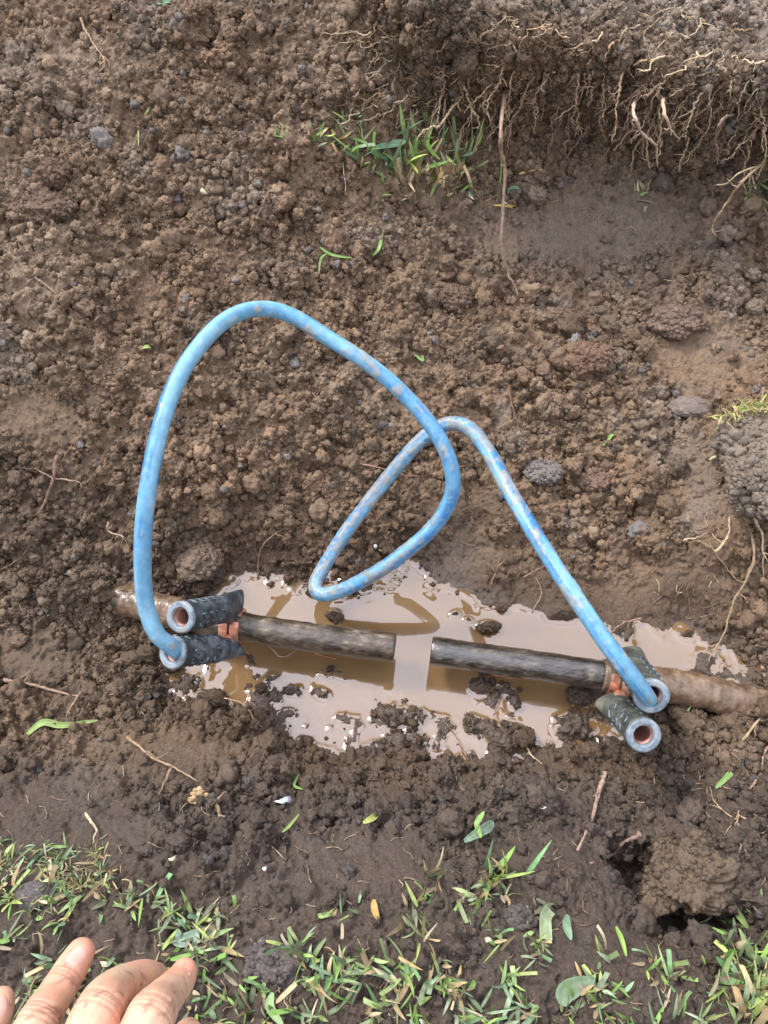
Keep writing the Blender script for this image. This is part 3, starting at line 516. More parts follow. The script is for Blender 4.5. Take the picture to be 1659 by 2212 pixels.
for i in range(120):
    px = rng.uniform(770, 1130) if i < 75 else rng.uniform(1100, 1650); py = rng.uniform(20, 250) if i < 75 else rng.uniform(30, 200); p, n = at(px, py, .0015); L = rng.uniform(40, 110); a = R(rng.uniform(150, 215)); q = []
    x, y = px, py; bb = rng.uniform(-.3, .3)
    for s_ in range(7): q.append(at(x, y, .0045 + .004 * rng.random())[0]); a += rng.normal(0, .28); x += math.cos(a) * L / 6; y -= math.sin(a) * L / 6 - 3
    tag(root_mesh(q, rng.uniform(.0007, .0015), colr=random.choice([TAN, PALE, PALE, (.50,.34,.20)]), side=rng.integers(1, 5), wig=.0015, k=5).build('root', M_root), *(('fine pale root matted over the bank left of the long straight hanging root', 'root', 'fine roots matted over the bank, top centre') if i < 75 else ('fine pale root on the crumbly bank above the fringe at top right', 'root', 'fine roots on the bank, top right')))
# hair fine rootlets everywhere: nobody could count them
hm = MB()
def hair(px, py, L, r=None):
    p, n = at(px, py, .001); a = rng.uniform(0, 6.28); q = []
    x, y = px, py
    for s_ in range(4): q.append(at(x, y, .0012)[0]); a += rng.normal(0, .5); x += math.cos(a) * L / 3; y += math.sin(a) * L / 3
    v, f = tube(q, r or rng.uniform(.00025, .0006), 4); hm.add(v, f, np.array(random.choice([TAN, PALE, BRN, DIRT])) * rng.uniform(.5, 1.0))
for i in range(420): hair(rng.uniform(0, 1659), rng.uniform(0, 2212), rng.uniform(8, 40))
for i in range(420): hair(rng.uniform(760, 1659), rng.uniform(10, 330), rng.uniform(12, 45))
for i in range(130): hair(rng.uniform(1400, 1659), rng.uniform(1000, 1800), rng.uniform(15, 50))
for i in range(220): hair(rng.uniform(0, 1659), rng.uniform(1700, 2212), rng.uniform(15, 45))
tag(hm.build('root_hair', M_root), 'hair fine rootlets strewn through the soil', 'root hair', None, 'stuff')

# ------------------------------------------------------------------ loose crumbs (one mass) and clods (things)
pxy = (P - CAM); dz_ = pxy @ FW; PXs = CX + F * pxy[..., 0] / dz_; PYs = CY - F * (pxy @ UPV) / dz_; VIS = (PXs > -140) & (PXs < 1800) & (PYs > -160) & (PYs < 2380) & (dz_ > .1)
CV, CF, CC = [], [], []; cn_ = 0
cell = np.linalg.norm(np.cross(np.gradient(P, axis=1), np.gradient(P, axis=0)), axis=2)
clus = fbm(XX, YY, 15, 4, 801) - .04
for sub, n, r0, r1, pw_, rp0 in ((2, 64000, .0011, .0027, 1.4, .35), (3, 17000, .0026, .0066, 1.7, .25), (4, 1000, .006, .0150, 1.7, .1)):
    pv, pf = protos(sub, 14, 900 + sub * 20); Wt = cell * VIS * (P[..., 2] > -.004) * np.clip(rough ** 1.6 + (rp0 - .2) * .35, .02, 1) * np.maximum(.12 + 1.2 * sstep(-.25, .25, clus), np.clip(cell / SP ** 2 - 2.2, 0, 2.5)) * (1 - .7 * sstep(.02, -.004, SD)) * (1 + (1.8, .5, -.85)[sub - 2] * amt * (rise > .02) * (dv < .12)); Wt = Wt.ravel(); cdf = np.cumsum(Wt); ids = np.searchsorted(cdf, rng.random(n) * cdf[-1]); ids = np.clip(ids, 0, Wt.size - 1)
    rr = r0 + (r1 - r0) * rng.random(n) ** pw_; Pn = P.reshape(-1, 3)[ids]; Nn = N.reshape(-1, 3)[ids]; V = pv[rng.integers(0, 14, n)] * rr[:, None, None]; V = np.einsum('nij,nkj->nki', rot_many(n), V); V = V + (Pn + Nn * (rr * rng.uniform(-.15, .5, n))[:, None])[:, None]
    k_ = V.shape[1]; CV.append(V.reshape(-1, 3)); CF.append((pf[None] + (np.arange(n) * k_)[:, None, None] + cn_).reshape(-1, 3)); cn_ += n * k_
    cc_ = col.reshape(-1, 3)[ids] * (.75 + .55 * rng.random((n, 1))); gr = rng.random(n) < .03; cc_[gr] = cc_[gr].mean(1, keepdims=True) * np.array((1.25, 1.12, 1.02)); CC.append(np.repeat(cc_, k_, 0))
CV = np.concatenate(CV).astype(np.float32); CF = np.concatenate(CF).astype(np.int32); CC = np.concatenate(CC)
me = bpy.data.meshes.new('soil_crumbs'); me.vertices.add(len(CV)); me.vertices.foreach_set('co', CV.ravel()); me.loops.add(CF.size); me.loops.foreach_set('vertex_index', CF.ravel()); me.polygons.add(len(CF)); me.polygons.foreach_set('loop_start', np.arange(0, CF.size, 3, dtype=np.int32)); me.polygons.foreach_set('use_smooth', np.ones(len(CF), bool)); me.update(calc_edges=True)
a_ = me.color_attributes.new('col', 'FLOAT_COLOR', 'POINT'); a_.data.foreach_set('color', np.hstack([CC, np.ones((len(CC), 1))]).astype(np.float32).ravel()); me.materials.append(M_soil)
so = bpy.data.objects.new('soil_crumbs', me); sc.collection.objects.link(so); tag(so, 'loose soil crumbs strewn over the trench banks', 'soil crumbs', None, 'stuff')
def crumbly(d, seed, n=260, amp=.16):
    rg = np.random.default_rng(seed); q = rg.normal(0, 1, (n, 3)); q /= np.linalg.norm(q, axis=1)[:, None]; rr = rg.uniform(.06, .17, n); H_ = np.zeros(len(d))
    w_ = d + .05 * np.stack([fbm(d[:, 0] * 7 + d[:, 2] * 5, d[:, 1] * 7 + i * 9, 1, 3, seed + i) for i in range(3)], 1)
    for i in range(n): t = ((w_ - q[i]) ** 2).sum(1) / rr[i] ** 2; H_ = np.maximum(H_, np.sqrt(np.maximum(0, 1 - t)) * rr[i])
    return H_ * amp / .12
def clod(px, py, rx, ry, rz, colr, label, amp=.16, sink=.35, fr=2.2, seed=1, name='clod', crumb=.05):
    p, n = at(px, py); dep = (p - CAM) @ FW; s = np.array([rx, ry, rz]) * dep / F
    d = iv3; nz = fbm(d[:, 0] * fr + d[:, 2] * 1.3, d[:, 1] * fr + d[:, 2] * .9, 1, 4, 100 + seed) * amp * 1.6 + fbm(d[:, 0] * 9 + d[:, 2] * 7, d[:, 1] * 9 - d[:, 2] * 5, 1, 3, 200 + seed) * crumb + crumbly(d, seed, 700, .085 if amp > .15 else .035)
    V = d * (1 + nz)[:, None] * s; V = V + p + n * s[2] * (1 - 2 * sink); c = np.array(colr)
    cc = c[None] * (.85 + .4 * rng.random()) * (1 + .35 * fbm(d[:, 0] * 5 + d[:, 2] * 3, d[:, 1] * 5, 1, 4, seed + 300))[:, None]
    m = MB(); m.add(V, if3, cc)
    if amp > .14: encrust(m, V[(V - p) @ n > 0] if ((V - p) @ n > 0).any() else V, c, int(4.2e5 * s[0] * s[1]) + 12, .0009, .0042)
    return tag(m.build(name, M_soil), label, name.replace('_', ' '))
GREY, BR = (.17, .155, .15), (.15, .10, .07)
for a in [(1488,883,42,26,16,(.22,.175,.15),'smooth pinkish grey clod left of the turf block',.10,.3,1.5,3,'clod',.02),
    (1490,1890,92,74,30,(.125,.09,.062),'large brown clod over the hollow at lower right',.45,.72,1.8,5),
    (620,1975+150,26,24,11,(.11,.095,.085),'small grey rounded clod in the bottom grass',.12,.3,2,6),
    (75,1935,38,26,14,(.14,.125,.12),'flat grey clod at the left edge by the grass',.14,.3,2,7),
    (1120,1985,30,22,9,(.10,.085,.075),'dark grey clod between bottom grass blades',.26,.45,2,8),
    (590,2075,55,38,20,(.12,.10,.095),'broad dark clod right of the hand',.22,.4,2,9),
    (1180,1018,38,28,14,(.19,.165,.15),'pale grey clod on the slope right of the cable',.16,.35,2,10),
    (1280,1040,34,24,18,(.19,.125,.09),'reddish clod beside the pale grey clod',.18,.35,2,12),
    (110,370,42,34,22,BR,'rounded brown clod on the upper left soil',.2,.4,2.5,13),(100,450,60,36,24,BR,'wide brown clod below another at upper left',.22,.4,2.5,14),
    (1260,770,46,40,24,(.18,.11,.075),'knobbly reddish clod right of centre, below the ledge',.22,.4,2.5,16),
    (980,640,38,34,20,BR,'round clod below the left end of the smooth ledge',.2,.4,2.5,17),(430,1215,44,40,22,(.15,.11,.08),'wet clod above the left clamp',.16,.5,2,18),
    (1055,1352,24,11,10,(.10,.07,.045),'wet mud lump poking out of the puddle above the pipe',.25,.3,3,19),(1255,1500,24,18,12,(.09,.065,.045),'wet mud lump in the puddle left of the right clamp',.2,.3,3,20),
    (725,1330,15,12,9,(.10,.07,.045),'little wet lump in the puddle above the left pipe',.2,.3,3,21),(535,1290,1,1,1,BR,'',.1,.3,2,22),
    (1460,690,60,40,22,(.19,.13,.10),'pale brown clod right of the smooth ledge',.22,.45,2.5,23),(1215,690,40,30,18,BR,'brown clod under the hanging root tip',.2,.4,2.5,24)]:
    if a[6]: clod(*a)

# ------------------------------------------------------------------ grass
G = [(.22,.38,.10),(.30,.48,.13),(.17,.31,.14),(.36,.48,.20),(.25,.37,.22),(.33,.41,.26),(.40,.50,.15),(.20,.28,.12)]; STRAW = [(.55,.44,.25),(.48,.36,.18),(.40,.30,.17),(.58,.50,.34)]
def blade(mb, p, d, n, L, wd, bend, colr, seg=6, blunt=0, fold=.25):
    d = np.array(d, float); d /= np.linalg.norm(d); n = np.array(n, float); n = n - d * n.dot(d); n /= np.linalg.norm(n) + 1e-9; s = np.cross(d, n); V = []; c = []; q = np.array(p, float); tw = rng.normal(0, .35)
    for i in range(seg + 1):
        t = i / seg; ww = wd * .5 * (min(1, .45 + 2.2 * t) * (1 - t ** 2.6) if not blunt else min(1, .5 + 2 * t)) + wd * .03
        sv = s * math.cos(tw * t) + n * math.sin(tw * t); nv = n * math.cos(tw * t) - s * math.sin(tw * t)
        V += [q - sv * ww + nv * ww * fold, q, q + sv * ww + nv * ww * fold]; k_ = 1 + .25 * (t - .5); c += [np.array(colr) * k_, np.array(colr) * k_ * 1.12, np.array(colr) * k_]
        dd = d * math.cos(bend * t) + n * math.sin(bend * t); q = q + dd * L / seg
    f = [(i * 3 + j, i * 3 + j + 1, i * 3 + 4 + j, i * 3 + 3 + j) for i in range(seg) for j in (0, 1)]
    V = np.array(V); m = len(V); V2 = V - n * .00025                       # real thickness
    f2 = [tuple(x + m for x in q[::-1]) for q in f]; mb.add(np.vstack([V, V2]), f + f2, np.array(c + c))
def rnd_dir(tilt):                                # tilt 0 = upright, 1 = flat
    a = rng.uniform(0, 6.28); return np.array([math.cos(a) * tilt, math.sin(a) * tilt, 1.02 - tilt])
def gcol(straw=.2):
    c = np.array(random.choice(STRAW) if rng.random() < straw else random.choice(G)); c = c * rng.uniform(.75, 1.35); t = max(0, rng.normal(.14, .28)); return c * (1 - min(t, .75)) + np.array((.17, .13, .10)) * min(t, .75)
def scatter(mb, px, py, rx, ry, n, L=(.008, .027), wd=(.0014, .0044), tilt=(.35, 1.0), straw=.24, blunt=.22):
    for i in range(n):
        if i % 6 == 0: a = rng.uniform(0, 6.28); q = math.sqrt(rng.random()); x0_ = px + rx * q * math.cos(a); y0_ = py + ry * q * math.sin(a)
        x = x0_ + rng.normal(0, 9); y = y0_ + rng.normal(0, 9); p, nn2 = at(x, y, .0015)
        tl = rng.uniform(*tilt); d = rnd_dir(tl); up = rng.normal(0, .5, 3) + np.array([0, 0, 1.]); blade(mb, p + np.array([0, 0, .001]), d, up, rng.uniform(*L), rng.uniform(*wd), rng.normal(-.6, .8), gcol(straw), blunt=rng.random() < blunt)
g = MB()
for a in [(x_, y_, u_, v_, int(n_ * .42)) for x_, y_, u_, v_, n_ in [(60,1900,110,90,150),(190,1890,70,70,60),(250,1960,90,80,90),(330,2060,150,110,230),(60,2080,140,110,120),(160,2160,220,90,160),(480,2100,90,70,70),(550,2180,160,60,150),(720,2060,110,70,110),(700,2150,160,80,170),(830,2110,120,70,110),(960,2060,130,90,120),(1000,2170,200,70,170),(1080,1980,120,60,55),(1020,1920,80,50,50),(1230,2120,110,90,100),(1380,2160,140,70,110),(1180,2050,60,60,30),(900,1960,90,40,30),(780,1980,110,40,25),(1560,2180,120,60,70),(440,1980,70,40,20)]]:
    scatter(g, *a)
scatter(g, 60, 1900, 110, 80, 260, L=(.006, .014), wd=(.0007, .0016), tilt=(.1, .9), straw=.35); scatter(g, 200, 1880, 60, 50, 160, L=(.005, .013), wd=(.0007, .0015), tilt=(.1, .9), straw=.6)
for i in range(500): scatter(g, rng.uniform(-250, 1900), rng.uniform(2180, 2600), 40, 40, 1)
tag(g.build('grass', M_grass), 'sparse chopped grass and straw on the muddy near bank', 'grass', None, 'stuff')
def tuft(px, py, items, label, group=None, name='grass_tuft'):
    m = MB(); items(m); return tag(m.build(name, M_grass), label, 'grass tuft', group)
def clump(m, px, py, rx, ry, n, L, wd, tilt=(.1, .8), straw=.15, lean=(0, 0, 0)):
    for i in range(n):
        x = px + rng.normal(0, rx * .5); y = py + rng.normal(0, ry * .5); p, _ = at(x, y, -.001); d = rnd_dir(rng.uniform(*tilt)) + np.array(lean); blade(m, p, d, rng.normal(0, .6, 3) + (0, -.6, .5), rng.uniform(*L), rng.uniform(*wd), rng.uniform(-.9, .5), gcol(straw) * 1.22, blunt=rng.random() < .25)
tuft(0, 0, lambda m: (clump(m, 870, 350, 90, 50, 44, (.024, .055), (.003, .007), (.1, .9), .08), clump(m, 1000, 345, 80, 50, 44, (.024, .05), (.002, .005), (.1, .9), .1), clump(m, 930, 395, 80, 14, 40, (.016, .032), (.004, .008), (0, .6), .95), clump(m, 800, 350, 50, 30, 22, (.022, .045), (.003, .006))), 'bright green grass clump with straw stubs growing below the overhang')
tuft(0, 0, lambda m: (clump(m, 690, 300, 45, 14, 14, (.014, .034), (.0015, .004), (.3, .9)), clump(m, 610, 290, 26, 16, 8, (.008, .018), (.0015, .003), (.3, .9))), 'small grass sprig left of the bright green clump')
tuft(0, 0, lambda m: (clump(m, 720, 295, 60, 20, 16, (.02, .042), (.002, .004), (.4, 1)), clump(m, 760, 330, 40, 16, 10, (.02, .042), (.002, .004), (.4, 1))), 'loose flattened blades between the sprig and the bright clump')
tuft(0, 0, lambda m: clump(m, 780, 255, 22, 22, 7, (.012, .03), (.003, .006), (.2, .8)), 'few green blades above the small grass sprig')
tuft(0, 0, lambda m: clump(m, 860, 430, 80, 16, 14, (.012, .026), (.0025, .0045), (.5, 1)), 'flattened blades fallen under the bright green clump')
tuft(0, 0, lambda m: clump(m, 990, 425, 90, 16, 22, (.008, .022), (.002, .004), (.4, 1), .6), 'mixed green and straw stubble along the ledge top')
tuft(0, 0, lambda m: clump(m, 1175, 430, 30, 14, 10, (.008, .018), (.0015, .003), (.3, .8)), 'tiny green sprouts right of the long hanging root')
tuft(0, 0, lambda m: clump(m, 1385, 415, 22, 26, 14, (.010, .026), (.003, .006), (.2, .8), .95), 'bleached straw stub with one green blade on the right ledge')
tuft(0, 0, lambda m: clump(m, 1640, 410, 40, 50, 20, (.015, .04), (.002, .005), (.4, 1), .35), 'ragged grass poking in at the right edge below the overhang')
tuft(0, 0, lambda m: clump(m, 1050, 1895, 45, 18, 16, (.025, .05), (.0035, .006), (.1, .8), .1), 'upright cut grass tuft standing on the near bank lip')
tuft(0, 0, lambda m: clump(m, 935, 1890, 26, 10, 8, (.018, .034), (.003, .004), (0, .5), .3), 'few stubby cut stalks left of the upright cut grass tuft')
tuft(0, 0, lambda m: (clump(m, 1600, 2070, 75, 75, 95, (.016, .038), (.0035, .008), (.2, 1), .06), clump(m, 1630, 2160, 70, 60, 70, (.02, .045), (.002, .006), (.2, 1), .30), clump(m, 1545, 1990, 24, 20, 8, (.015, .03), (.003, .006))), 'dense pale green grass tuft at the lower right corner')
tuft(0, 0, lambda m: clump(m, 1420, 1985, 20, 10, 9, (.006, .014), (.0015, .003), (.2, .8), .5), 'tiny mossy sprout at the rim of the lower right hollow')
tuft(0, 0, lambda m: clump(m, 1480, 1540, 16, 10, 7, (.006, .014), (.0015, .003), (.2, .8), .2), 'small green sprout behind the right clamp below the pipe')
# single blades and leaves lying about
def leaf(path, wd, colr, label, name='fallen_grass', cat='grass', lift=.0085, n=10, blunt=False):
    pts = catmull([at(a, b, lift)[0] if len(path[0]) == 2 else UP(a, b, c_) for (a, b, *cc_) in path for c_ in [cc_[0] if cc_ else 0]], 6); pts = np.array(pts)
    pts[:, 2] = np.convolve(np.pad(pts[:, 2], 3, 'edge'), np.ones(7) / 7, 'valid'); k = len(pts); T = np.gradient(pts, axis=0); T /= np.linalg.norm(T, axis=1)[:, None]
    up = np.array([rng.normal(0, .15), -.3, 1.0]); S = np.cross(T, up); S /= np.linalg.norm(S, axis=1)[:, None]; U = np.cross(S, T); t = np.linspace(0, 1, k); ww = wd * .5 * (np.full(k, 1.0) if blunt else np.sin(np.pi * np.clip(t * .93 + .05, 0, 1)) ** .6); m = MB()
    rows = []
    for a, b in ((-1, .2), (-.5, .04), (0, 0), (.5, .04), (1, .2)): rows.append(pts + S * (ww * a)[:, None] + U * (ww * b)[:, None])
    V = np.stack(rows, 1); Vb = V - U[:, None] * .0003; f = [(i * 5 + j, i * 5 + j + 1, i * 5 + 6 + j, i * 5 + 5 + j) for i in range(k - 1) for j in range(4)]; q = k * 5
    cc = np.array(colr)[None, None] * (1 + .12 * np.cos(np.arange(5) * math.pi))[None, :, None] * np.ones((k, 5, 3))
    m.add(np.vstack([V.reshape(-1, 3), Vb.reshape(-1, 3)]), f + [tuple(x + q for x in z[::-1]) for z in f], np.vstack([cc.reshape(-1, 3)] * 2)); return tag(m.build(name, M_grass), label, cat)
GB = (.32,.46,.36); GY_ = (.38,.52,.18); LG = (.27,.45,.14)
leaf([(53,1590),(90,1575),(130,1566),(207,1560)], .0075, GY_, 'long pale green blade lying on the dark slope at lower left')
leaf([(365,2008),(400,2015),(445,2025)], .011, (.34,.46,.35), 'wide blue green leaf piece right of the hand', 'leaf', 'leaf', blunt=True)
leaf([(1175,2038),(1178,1995),(1190,1970)], .011, (.36,.44,.26), 'broad dusty green leaf standing on the near bank', 'leaf', 'leaf', lift=.006, blunt=True)
leaf([(1208,2172),(1240,2150),(1275,2125)], .016, (.24,.33,.20), 'oval mottled dark green leaf near the bottom edge', 'leaf', 'leaf')
leaf([(808,325),(840,312),(880,305)], .012, (.24,.42,.26), 'oval bluish green leaf lying on the bright grass clump', 'leaf', 'leaf', lift=.012)
leaf([(1092,415),(1115,410),(1142,411)], .007, (.25,.43,.28), 'bluish green blade just right of the long hanging root', 'leaf', 'leaf', lift=.006)
leaf([(1125,370),(1145,362),(1160,365),(1165,392)], .006, (.72,.52,.22), 'curled yellow dead leaf on the soil under the overhang', 'leaf', 'leaf', lift=.006)
leaf([(1063,446),(1095,445),(1120,446)], .0045, (.62,.44,.10), 'straight yellow straw on the ledge edge', 'leaf', 'leaf', lift=.004)
leaf([(932,255),(937,310),(942,350)], .0065, (.30,.50,.12), 'tall upright bright green blade above the grass clump', lift=.014)
leaf([(700,530),(712,540),(765,556)], .004, LG, 'green blade bent right on the loose soil'); leaf([(710,540),(700,570),(682,605)], .003, LG, 'green stem trailing down from the bent blade')
leaf([(800,548),(815,530),(838,508)], .0045, LG, 'short green blade right of the bent blade'); leaf([(300,752),(312,748),(326,750)], .005, GY_, 'tiny bright green blade left of the cable loop')
leaf([(300,318),(300,265),(312,240),(325,237)], .003, (.36,.42,.14), 'thin curved yellow green stem at upper left', lift=.006)
leaf([(893,775),(905,785),(922,770)], .004, LG, 'small green sprig right of the cable loop'); leaf([(1308,965),(1315,950),(1325,942)], .004, LG, 'tiny green blade on the slope at right')
leaf([(352,18),(362,14),(372,12)], .006, (.25,.43,.27), 'small green leaf at the very top left', 'leaf', 'leaf')
leaf([(1318,2015),(1335,2040),(1355,2068)], .0045, (.36,.55,.14), 'bright narrow green blade on the smooth near bank'); leaf([(1227,1990),(1226,2010),(1226,2030)], .007, (.22,.35,.22), 'dull green blade left of the bright narrow blade')
leaf([(1558,1700),(1570,1690),(1575,1675)], .006, LG, 'short green blade under the roots at lower right'); leaf([(600,1795),(618,1783),(638,1775)], .003, GY_, 'thin green blade on the dark near slope')
leaf([(640,1680),(643,1700),(658,1718)], .003, LG, 'curved green sprout on the near slope'); leaf([(788,1780),(795,1765),(812,1762)], .006, (.50,.58,.16), 'yellow green crumpled leaf bit on the near slope', 'leaf', 'leaf')
leaf([(590,2135+20),(600,2175),(612,2195)], .007, (.45,.62,.32), 'pale bright forked blade at the bottom, by the grey clod', lift=.008)
leaf([(808,1945),(815,1960),(822,1980)], .006, (.62,.40,.14), 'orange brown leaf among bottom grass', 'leaf', 'leaf', lift=.006); leaf([(1010,1845),(1050,1825),(1090,1802)], .010, (.36,.50,.35), 'wide blue green blade across the upright tuft', lift=.016)
leaf([(1040,1850),(1050,1815),(1060,1800)], .006, (.38,.58,.20), 'yellow green blade rising from the upright tuft', lift=.022)
leaf([(1290,1598),(1292,1610),(1300,1620)], .003, (.80,.90,.92), 'tiny white sliver at the near puddle edge', 'petal', 'petal')
def petal(px, py, r, label, mtl=M_white, lift=.004, name='petal'):
    p, n = at(px, py, lift + .003); th = np.linspace(0, 2 * math.pi, 14, endpoint=False); rr = r * (1 + .28 * np.sin(2 * th + px) + .15 * np.sin(5 * th)); a = np.cross(n, (0, 1, 0)); a /= np.linalg.norm(a); b = np.cross(n, a); m = MB()
    ringv = p + (np.cos(th) * rr)[:, None] * a + (np.sin(th) * rr * .6)[:, None] * b + n * (.0015 * np.sin(2 * th))[:, None]; V = np.vstack([[p + n * .0008], ringv, [p - n * .0004]]); f = [(0, 1 + i, 1 + (i + 1) % 14) for i in range(14)] + [(15, 1 + (i + 1) % 14, 1 + i) for i in range(14)]
    m.add(V, f); return tag(m.build(name, mtl), label, 'petal' if name == 'petal' else 'flower bit')
M_cream = noisy('cream_petal', [(.3, (.60, .50, .30)), (.7, (.80, .72, .50))], scale=200, rough=(.5, .6), bump=.1)
petal(610, 1737, .0075, 'pale blue white petal on the dark near slope'); petal(158, 1236, .0095, 'cream torn petal on the soil at the left', M_cream); petal(820, 1178, .006, 'white petal inside the cable triangle'); petal(818, 1192, .004, 'yellow flower bit under the white petal', M_cream, .003, 'flower_bit')
petal(1171, 1746, .003, 'tiny white speck right of centre on the near slope'); petal(376, 1867, .004, 'cream seed by the left grass', M_cream); petal(570, 1885, .003, 'tiny white chip below the pale petal'); petal(443, 410, .006, 'orange tan stone chip on the upper left soil', M_cream)
# yellow knot of the near slope root
clod(428, 1722, 17, 13, 9, (.50,.36,.20), 'tan fibrous knot at the head of the curved root', .35, .2, 3, 33, 'root_knot')

# ------------------------------------------------------------------ grey turf block at the right edge
tb = empty('turf_block', at(1625, 1000)[0]); tag(tb, 'grey block of turf with yellow grass on top at the right edge', 'turf block')
p, n = at(1655, 1015); dd_ = (p - CAM) @ FW; s = np.array([86, 112, 42]) * dd_ / F; d = iv3; e4 = np.sign(d) * np.abs(d) ** .8
nz = fbm(d[:, 0] * 3 + d[:, 2], d[:, 1] * 3 - d[:, 2], 1, 5, 400) * .30 + crumbly(d, 77, 500, .15) + fbm(d[:, 0] * 14 + d[:, 2] * 9, d[:, 1] * 14 - d[:, 2] * 7, 1, 3, 420) * .07
cc = np.array((.20, .16, .125))[None] * (1 + .5 * fbm(d[:, 0] * 6 + d[:, 2] * 3, d[:, 1] * 6, 1, 4, 430))[:, None]
m = MB(); VT = e4 * (1 + nz)[:, None] * s + p + np.array([0, 0, .008]); m.add(VT, if3, cc); encrust(m, VT, (.21, .168, .13), 2600, .0012, .0042); encrust(m, VT, (.19, .155, .125), 260, .004, .0085); m.build('soil', M_soil, tb)
m = MB()
for i in range(120):
    x = rng.uniform(1548, 1670); y = 905 - (x - 1548) * .28 + rng.normal(0, 9); q = UP(x, y, float(p[2]) + .03); q = q + 0; blade(m, q, rnd_dir(rng.uniform(.3, 1)) , rng.normal(0, .5, 3) + (0, 0, .6), rng.uniform(.007, .02), rng.uniform(.0008, .0022), rng.uniform(-1, .5), np.array(random.choice([(.60,.52,.22),(.50,.52,.20),(.66,.55,.30),(.30,.42,.14)])))
m.build('straw_top', M_grass, tb)

# ------------------------------------------------------------------ hand reaching in
def limb(chain):
    P_ = np.array([c[0] for c in chain]); r_ = np.array([c[1] for c in chain]); t = np.arange(len(P_)); tt = np.linspace(0, len(P_) - 1, (len(P_) - 1) * 7 + 1)
    Q_ = catmull(P_, 7); return tube(Q_, np.interp(tt, t, r_), 18, 0, True, True)
fingers = {
 'ring': [(HP(174,2058,.402), .0062), (HP(160,2082,.398), .0070), (HP(138,2118,.390), .0073), (HP(112,2160,.380), .0076), (HP(84,2205,.368), .0085), (HP(50,2270,.358), .0086), (HP(10,2345,.350), .0100)],
 'middle': [(HP(335,2112,.412), .0062), (HP(308,2112,.402), .0072), (HP(268,2128,.388), .0080), (HP(235,2152,.368), .0088), (HP(212,2188,.350), .0096), (HP(180,2250,.346), .0092), (HP(120,2365,.345), .0108)],
 'index': [(HP(398,2100,.396), .0058), (HP(388,2118,.392), .0066), (HP(368,2142,.382), .0074), (HP(345,2168,.366), .0082), (HP(325,2200,.346), .0096), (HP(295,2265,.342), .0094), (HP(235,2380,.345), .0110)],
 'little': [(HP(2,2162,.395), .0058), (HP(-8,2195,.388), .0066), (HP(-28,2240,.380), .0068), (HP(-55,2300,.368), .0074), (HP(-90,2370,.358), .0085)],
 'thumb': [(HP(405,2235,.425), .0070), (HP(392,2275,.420), .0088), (HP(350,2350,.410), .0098), (HP(270,2460,.390), .0120), (HP(150,2600,.370), .0140)]}
hmv = MB()
for k_, ch in fingers.items(): v, f = limb([(a, b * 1.20) for a, b in ch]); hmv.add(v, f)
wr = HP(-120, 2760, .36); el = np.array([-.42, -.62, .56])
for nm_, q, r in (('ring', HP(10,2345,.350), .011), ('middle', HP(120,2365,.345), .012), ('index', HP(235,2380,.345), .012), ('little', HP(-90,2370,.358), .010)):
    v, f = limb([(q, r), (lerp(q, wr, .5), .0155), (lerp(q, wr, .95), .0185)]); hmv.add(v, f)
v, f = limb([(HP(150,2600,.370), .014), (lerp(HP(150,2600,.37), wr, .5), .018), (wr, .020)]); hmv.add(v, f)
v, f = limb([(HP(60,2420,.36), .016), (HP(-10,2560,.36), .019), (wr, .022), (lerp(wr, el, .25), .027), (lerp(wr, el, .6), .037), (el, .042)]); hmv.add(v, f)
raw = hmv.build('hand_raw', M_skin); md = raw.modifiers.new('r', 'REMESH'); md.mode = 'VOXEL'; md.voxel_size = .0009; md.use_smooth_shade = True; sm = raw.modifiers.new('s', 'SMOOTH'); sm.factor = .5; sm.iterations = 7
dg = bpy.context.evaluated_depsgraph_get(); hme = bpy.data.meshes.new_from_object(raw.evaluated_get(dg)); off = np.array(raw.location)
hv = np.empty(len(hme.vertices) * 3); hme.vertices.foreach_get('co', hv); hv = hv.reshape(-1, 3) + off; hn = np.empty(len(hme.vertices) * 3); hme.vertices.foreach_get('normal', hn); hn = hn.reshape(-1, 3)
bpy.data.objects.remove(raw)
CR = np.zeros(len(hv))
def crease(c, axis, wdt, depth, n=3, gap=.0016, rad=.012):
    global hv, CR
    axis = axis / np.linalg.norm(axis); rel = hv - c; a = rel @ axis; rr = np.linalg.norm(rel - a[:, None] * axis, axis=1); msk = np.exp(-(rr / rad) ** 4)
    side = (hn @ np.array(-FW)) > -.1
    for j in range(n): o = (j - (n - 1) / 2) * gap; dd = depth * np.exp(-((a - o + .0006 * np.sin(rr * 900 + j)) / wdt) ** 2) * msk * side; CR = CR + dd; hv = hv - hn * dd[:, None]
for k_ in ('ring', 'middle', 'index'):
    ch = fingers[k_]; c = np.array(ch[4][0]); crease(c, np.array(ch[3][0]) - ch[5][0], .0005, .0011, 4, .0021); c = np.array(ch[2][0]); crease(c, np.array(ch[1][0]) - ch[3][0], .00045, .0009, 3, .0016)
hand_o = empty('person', wr); tag(hand_o, 'bare hand and forearm of a person reaching over the grass, fingers spread and bent', 'person')
hme.vertices.foreach_set('co', (hv - np.array(hand_o.location)).ravel()); hme.materials.clear(); hme.materials.append(M_skinv)
pb = M_skinv.node_tree.nodes['Principled BSDF']; pb.inputs['Subsurface Weight'].default_value = .15; pb.inputs['Subsurface Radius'].default_value = (.006, .002, .001); pb.inputs['Subsurface Scale'].default_value = 1.0
hc = np.ones((len(hv), 3)) * (.68, .435, .295); q_ = fbm(hv[:, 0] * 1 + hv[:, 2], hv[:, 1] + .5 * hv[:, 2], 70, 4, 950); hc = mixc(hc, (.64, .34, .235), sstep(.0, .45, q_) * .7); hc = mixc(hc, (.72, .52, .36), sstep(.0, .45, -q_) * .6)
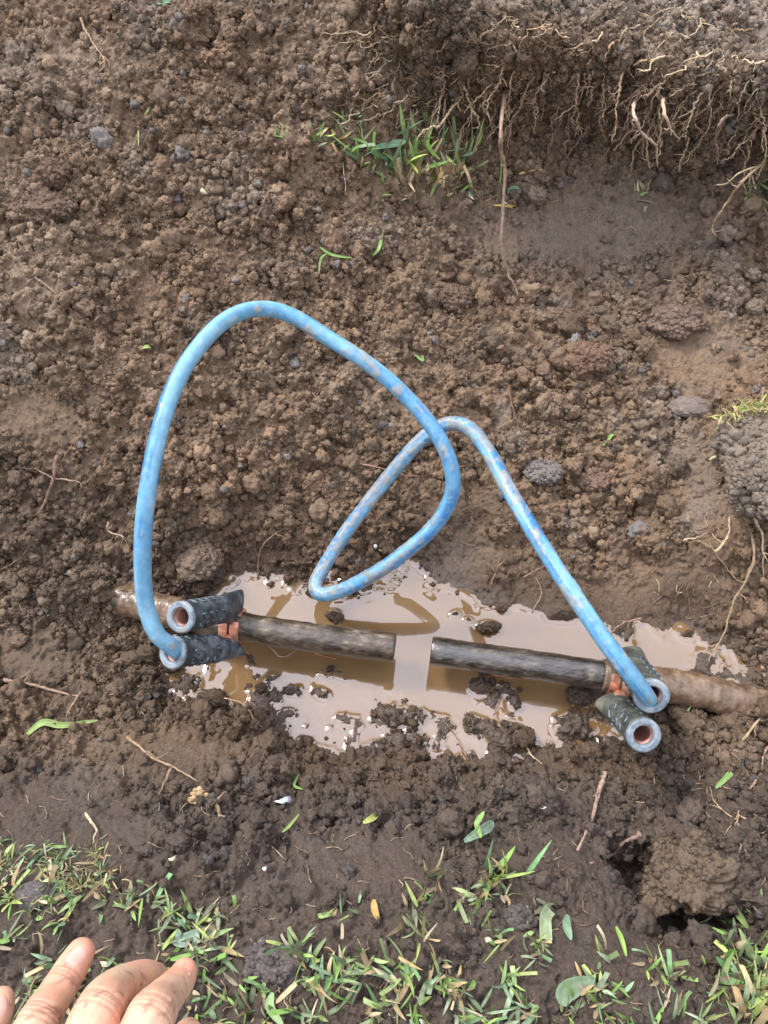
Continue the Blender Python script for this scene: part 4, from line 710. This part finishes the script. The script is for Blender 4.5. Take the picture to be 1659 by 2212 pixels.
for k_ in fingers:
    for i_, rad_, am_ in ((0, .009, .75), (2, .007, .4), (4, .010, .7)):
        c_ = np.array(fingers[k_][min(i_, len(fingers[k_]) - 1)][0]); hc = mixc(hc, (.66, .29, .21), np.exp(-((hv - c_) ** 2).sum(1) / rad_ ** 2 * .7) * am_)
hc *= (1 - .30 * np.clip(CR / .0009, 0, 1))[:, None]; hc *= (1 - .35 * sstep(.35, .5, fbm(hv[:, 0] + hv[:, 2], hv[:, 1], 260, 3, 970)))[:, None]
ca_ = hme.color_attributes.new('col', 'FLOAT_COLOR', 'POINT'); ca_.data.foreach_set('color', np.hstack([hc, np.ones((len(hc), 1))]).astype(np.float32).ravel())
hme.polygons.foreach_set('use_smooth', [True] * len(hme.polygons)); hme.update()
ho = bpy.data.objects.new('hand', hme); sc.collection.objects.link(ho); ho.parent = hand_o
hb = BVHTree.FromPolygons(hv.tolist(), [tuple(p.vertices) for p in hme.polygons])
def nail(px, py, ax_px, ln, wd_):
    a = np.array(HP(px, py, .4)) ; d = Vector(ray(px, py)).normalized(); h = hb.ray_cast(Vector(CAM), d)
    if h[0] is None: return
    c = np.array(h[0]); nrm = np.array(h[1]); nrm = nrm if nrm @ (-FW) > 0 else -nrm; t = HP(px + ax_px[0], py + ax_px[1], .4) - a; t -= nrm * t.dot(nrm); t /= np.linalg.norm(t); s = np.cross(t, nrm); V = []; nu, nv_ = 9, 9
    for i in range(nu):
        for j in range(nv_):
            u_ = (i / (nu - 1) - .5) * 2; v_ = (j / (nv_ - 1) - .5) * 2; ww = wd_ / 2 * (1 - .22 * max(0, abs(u_)) ** 3); q = c + t * u_ * ln / 2 + s * v_ * ww + nrm * .004; g_ = hb.ray_cast(Vector(q), Vector(-nrm)); b_ = np.array(g_[0]) if g_[0] is not None and g_[3] < .009 else q - nrm * .0045
            V.append(b_ + nrm * (.00045 - .0005 * abs(v_) ** 6 - .0005 * abs(u_) ** 8))
    m = MB(); m.add(np.array(V), [(i * nv_ + j, i * nv_ + j + 1, (i + 1) * nv_ + j + 1, (i + 1) * nv_ + j) for i in range(nu - 1) for j in range(nv_ - 1)]); o = m.build('fingernail', M_nail, hand_o); o.parent = ho; return o
nail(168, 2066, (22, -28), .0105, .0088); nail(2, 2170, (4, -30), .0100, .0080); nail(393, 2098, (18, -24), .007, .0080)
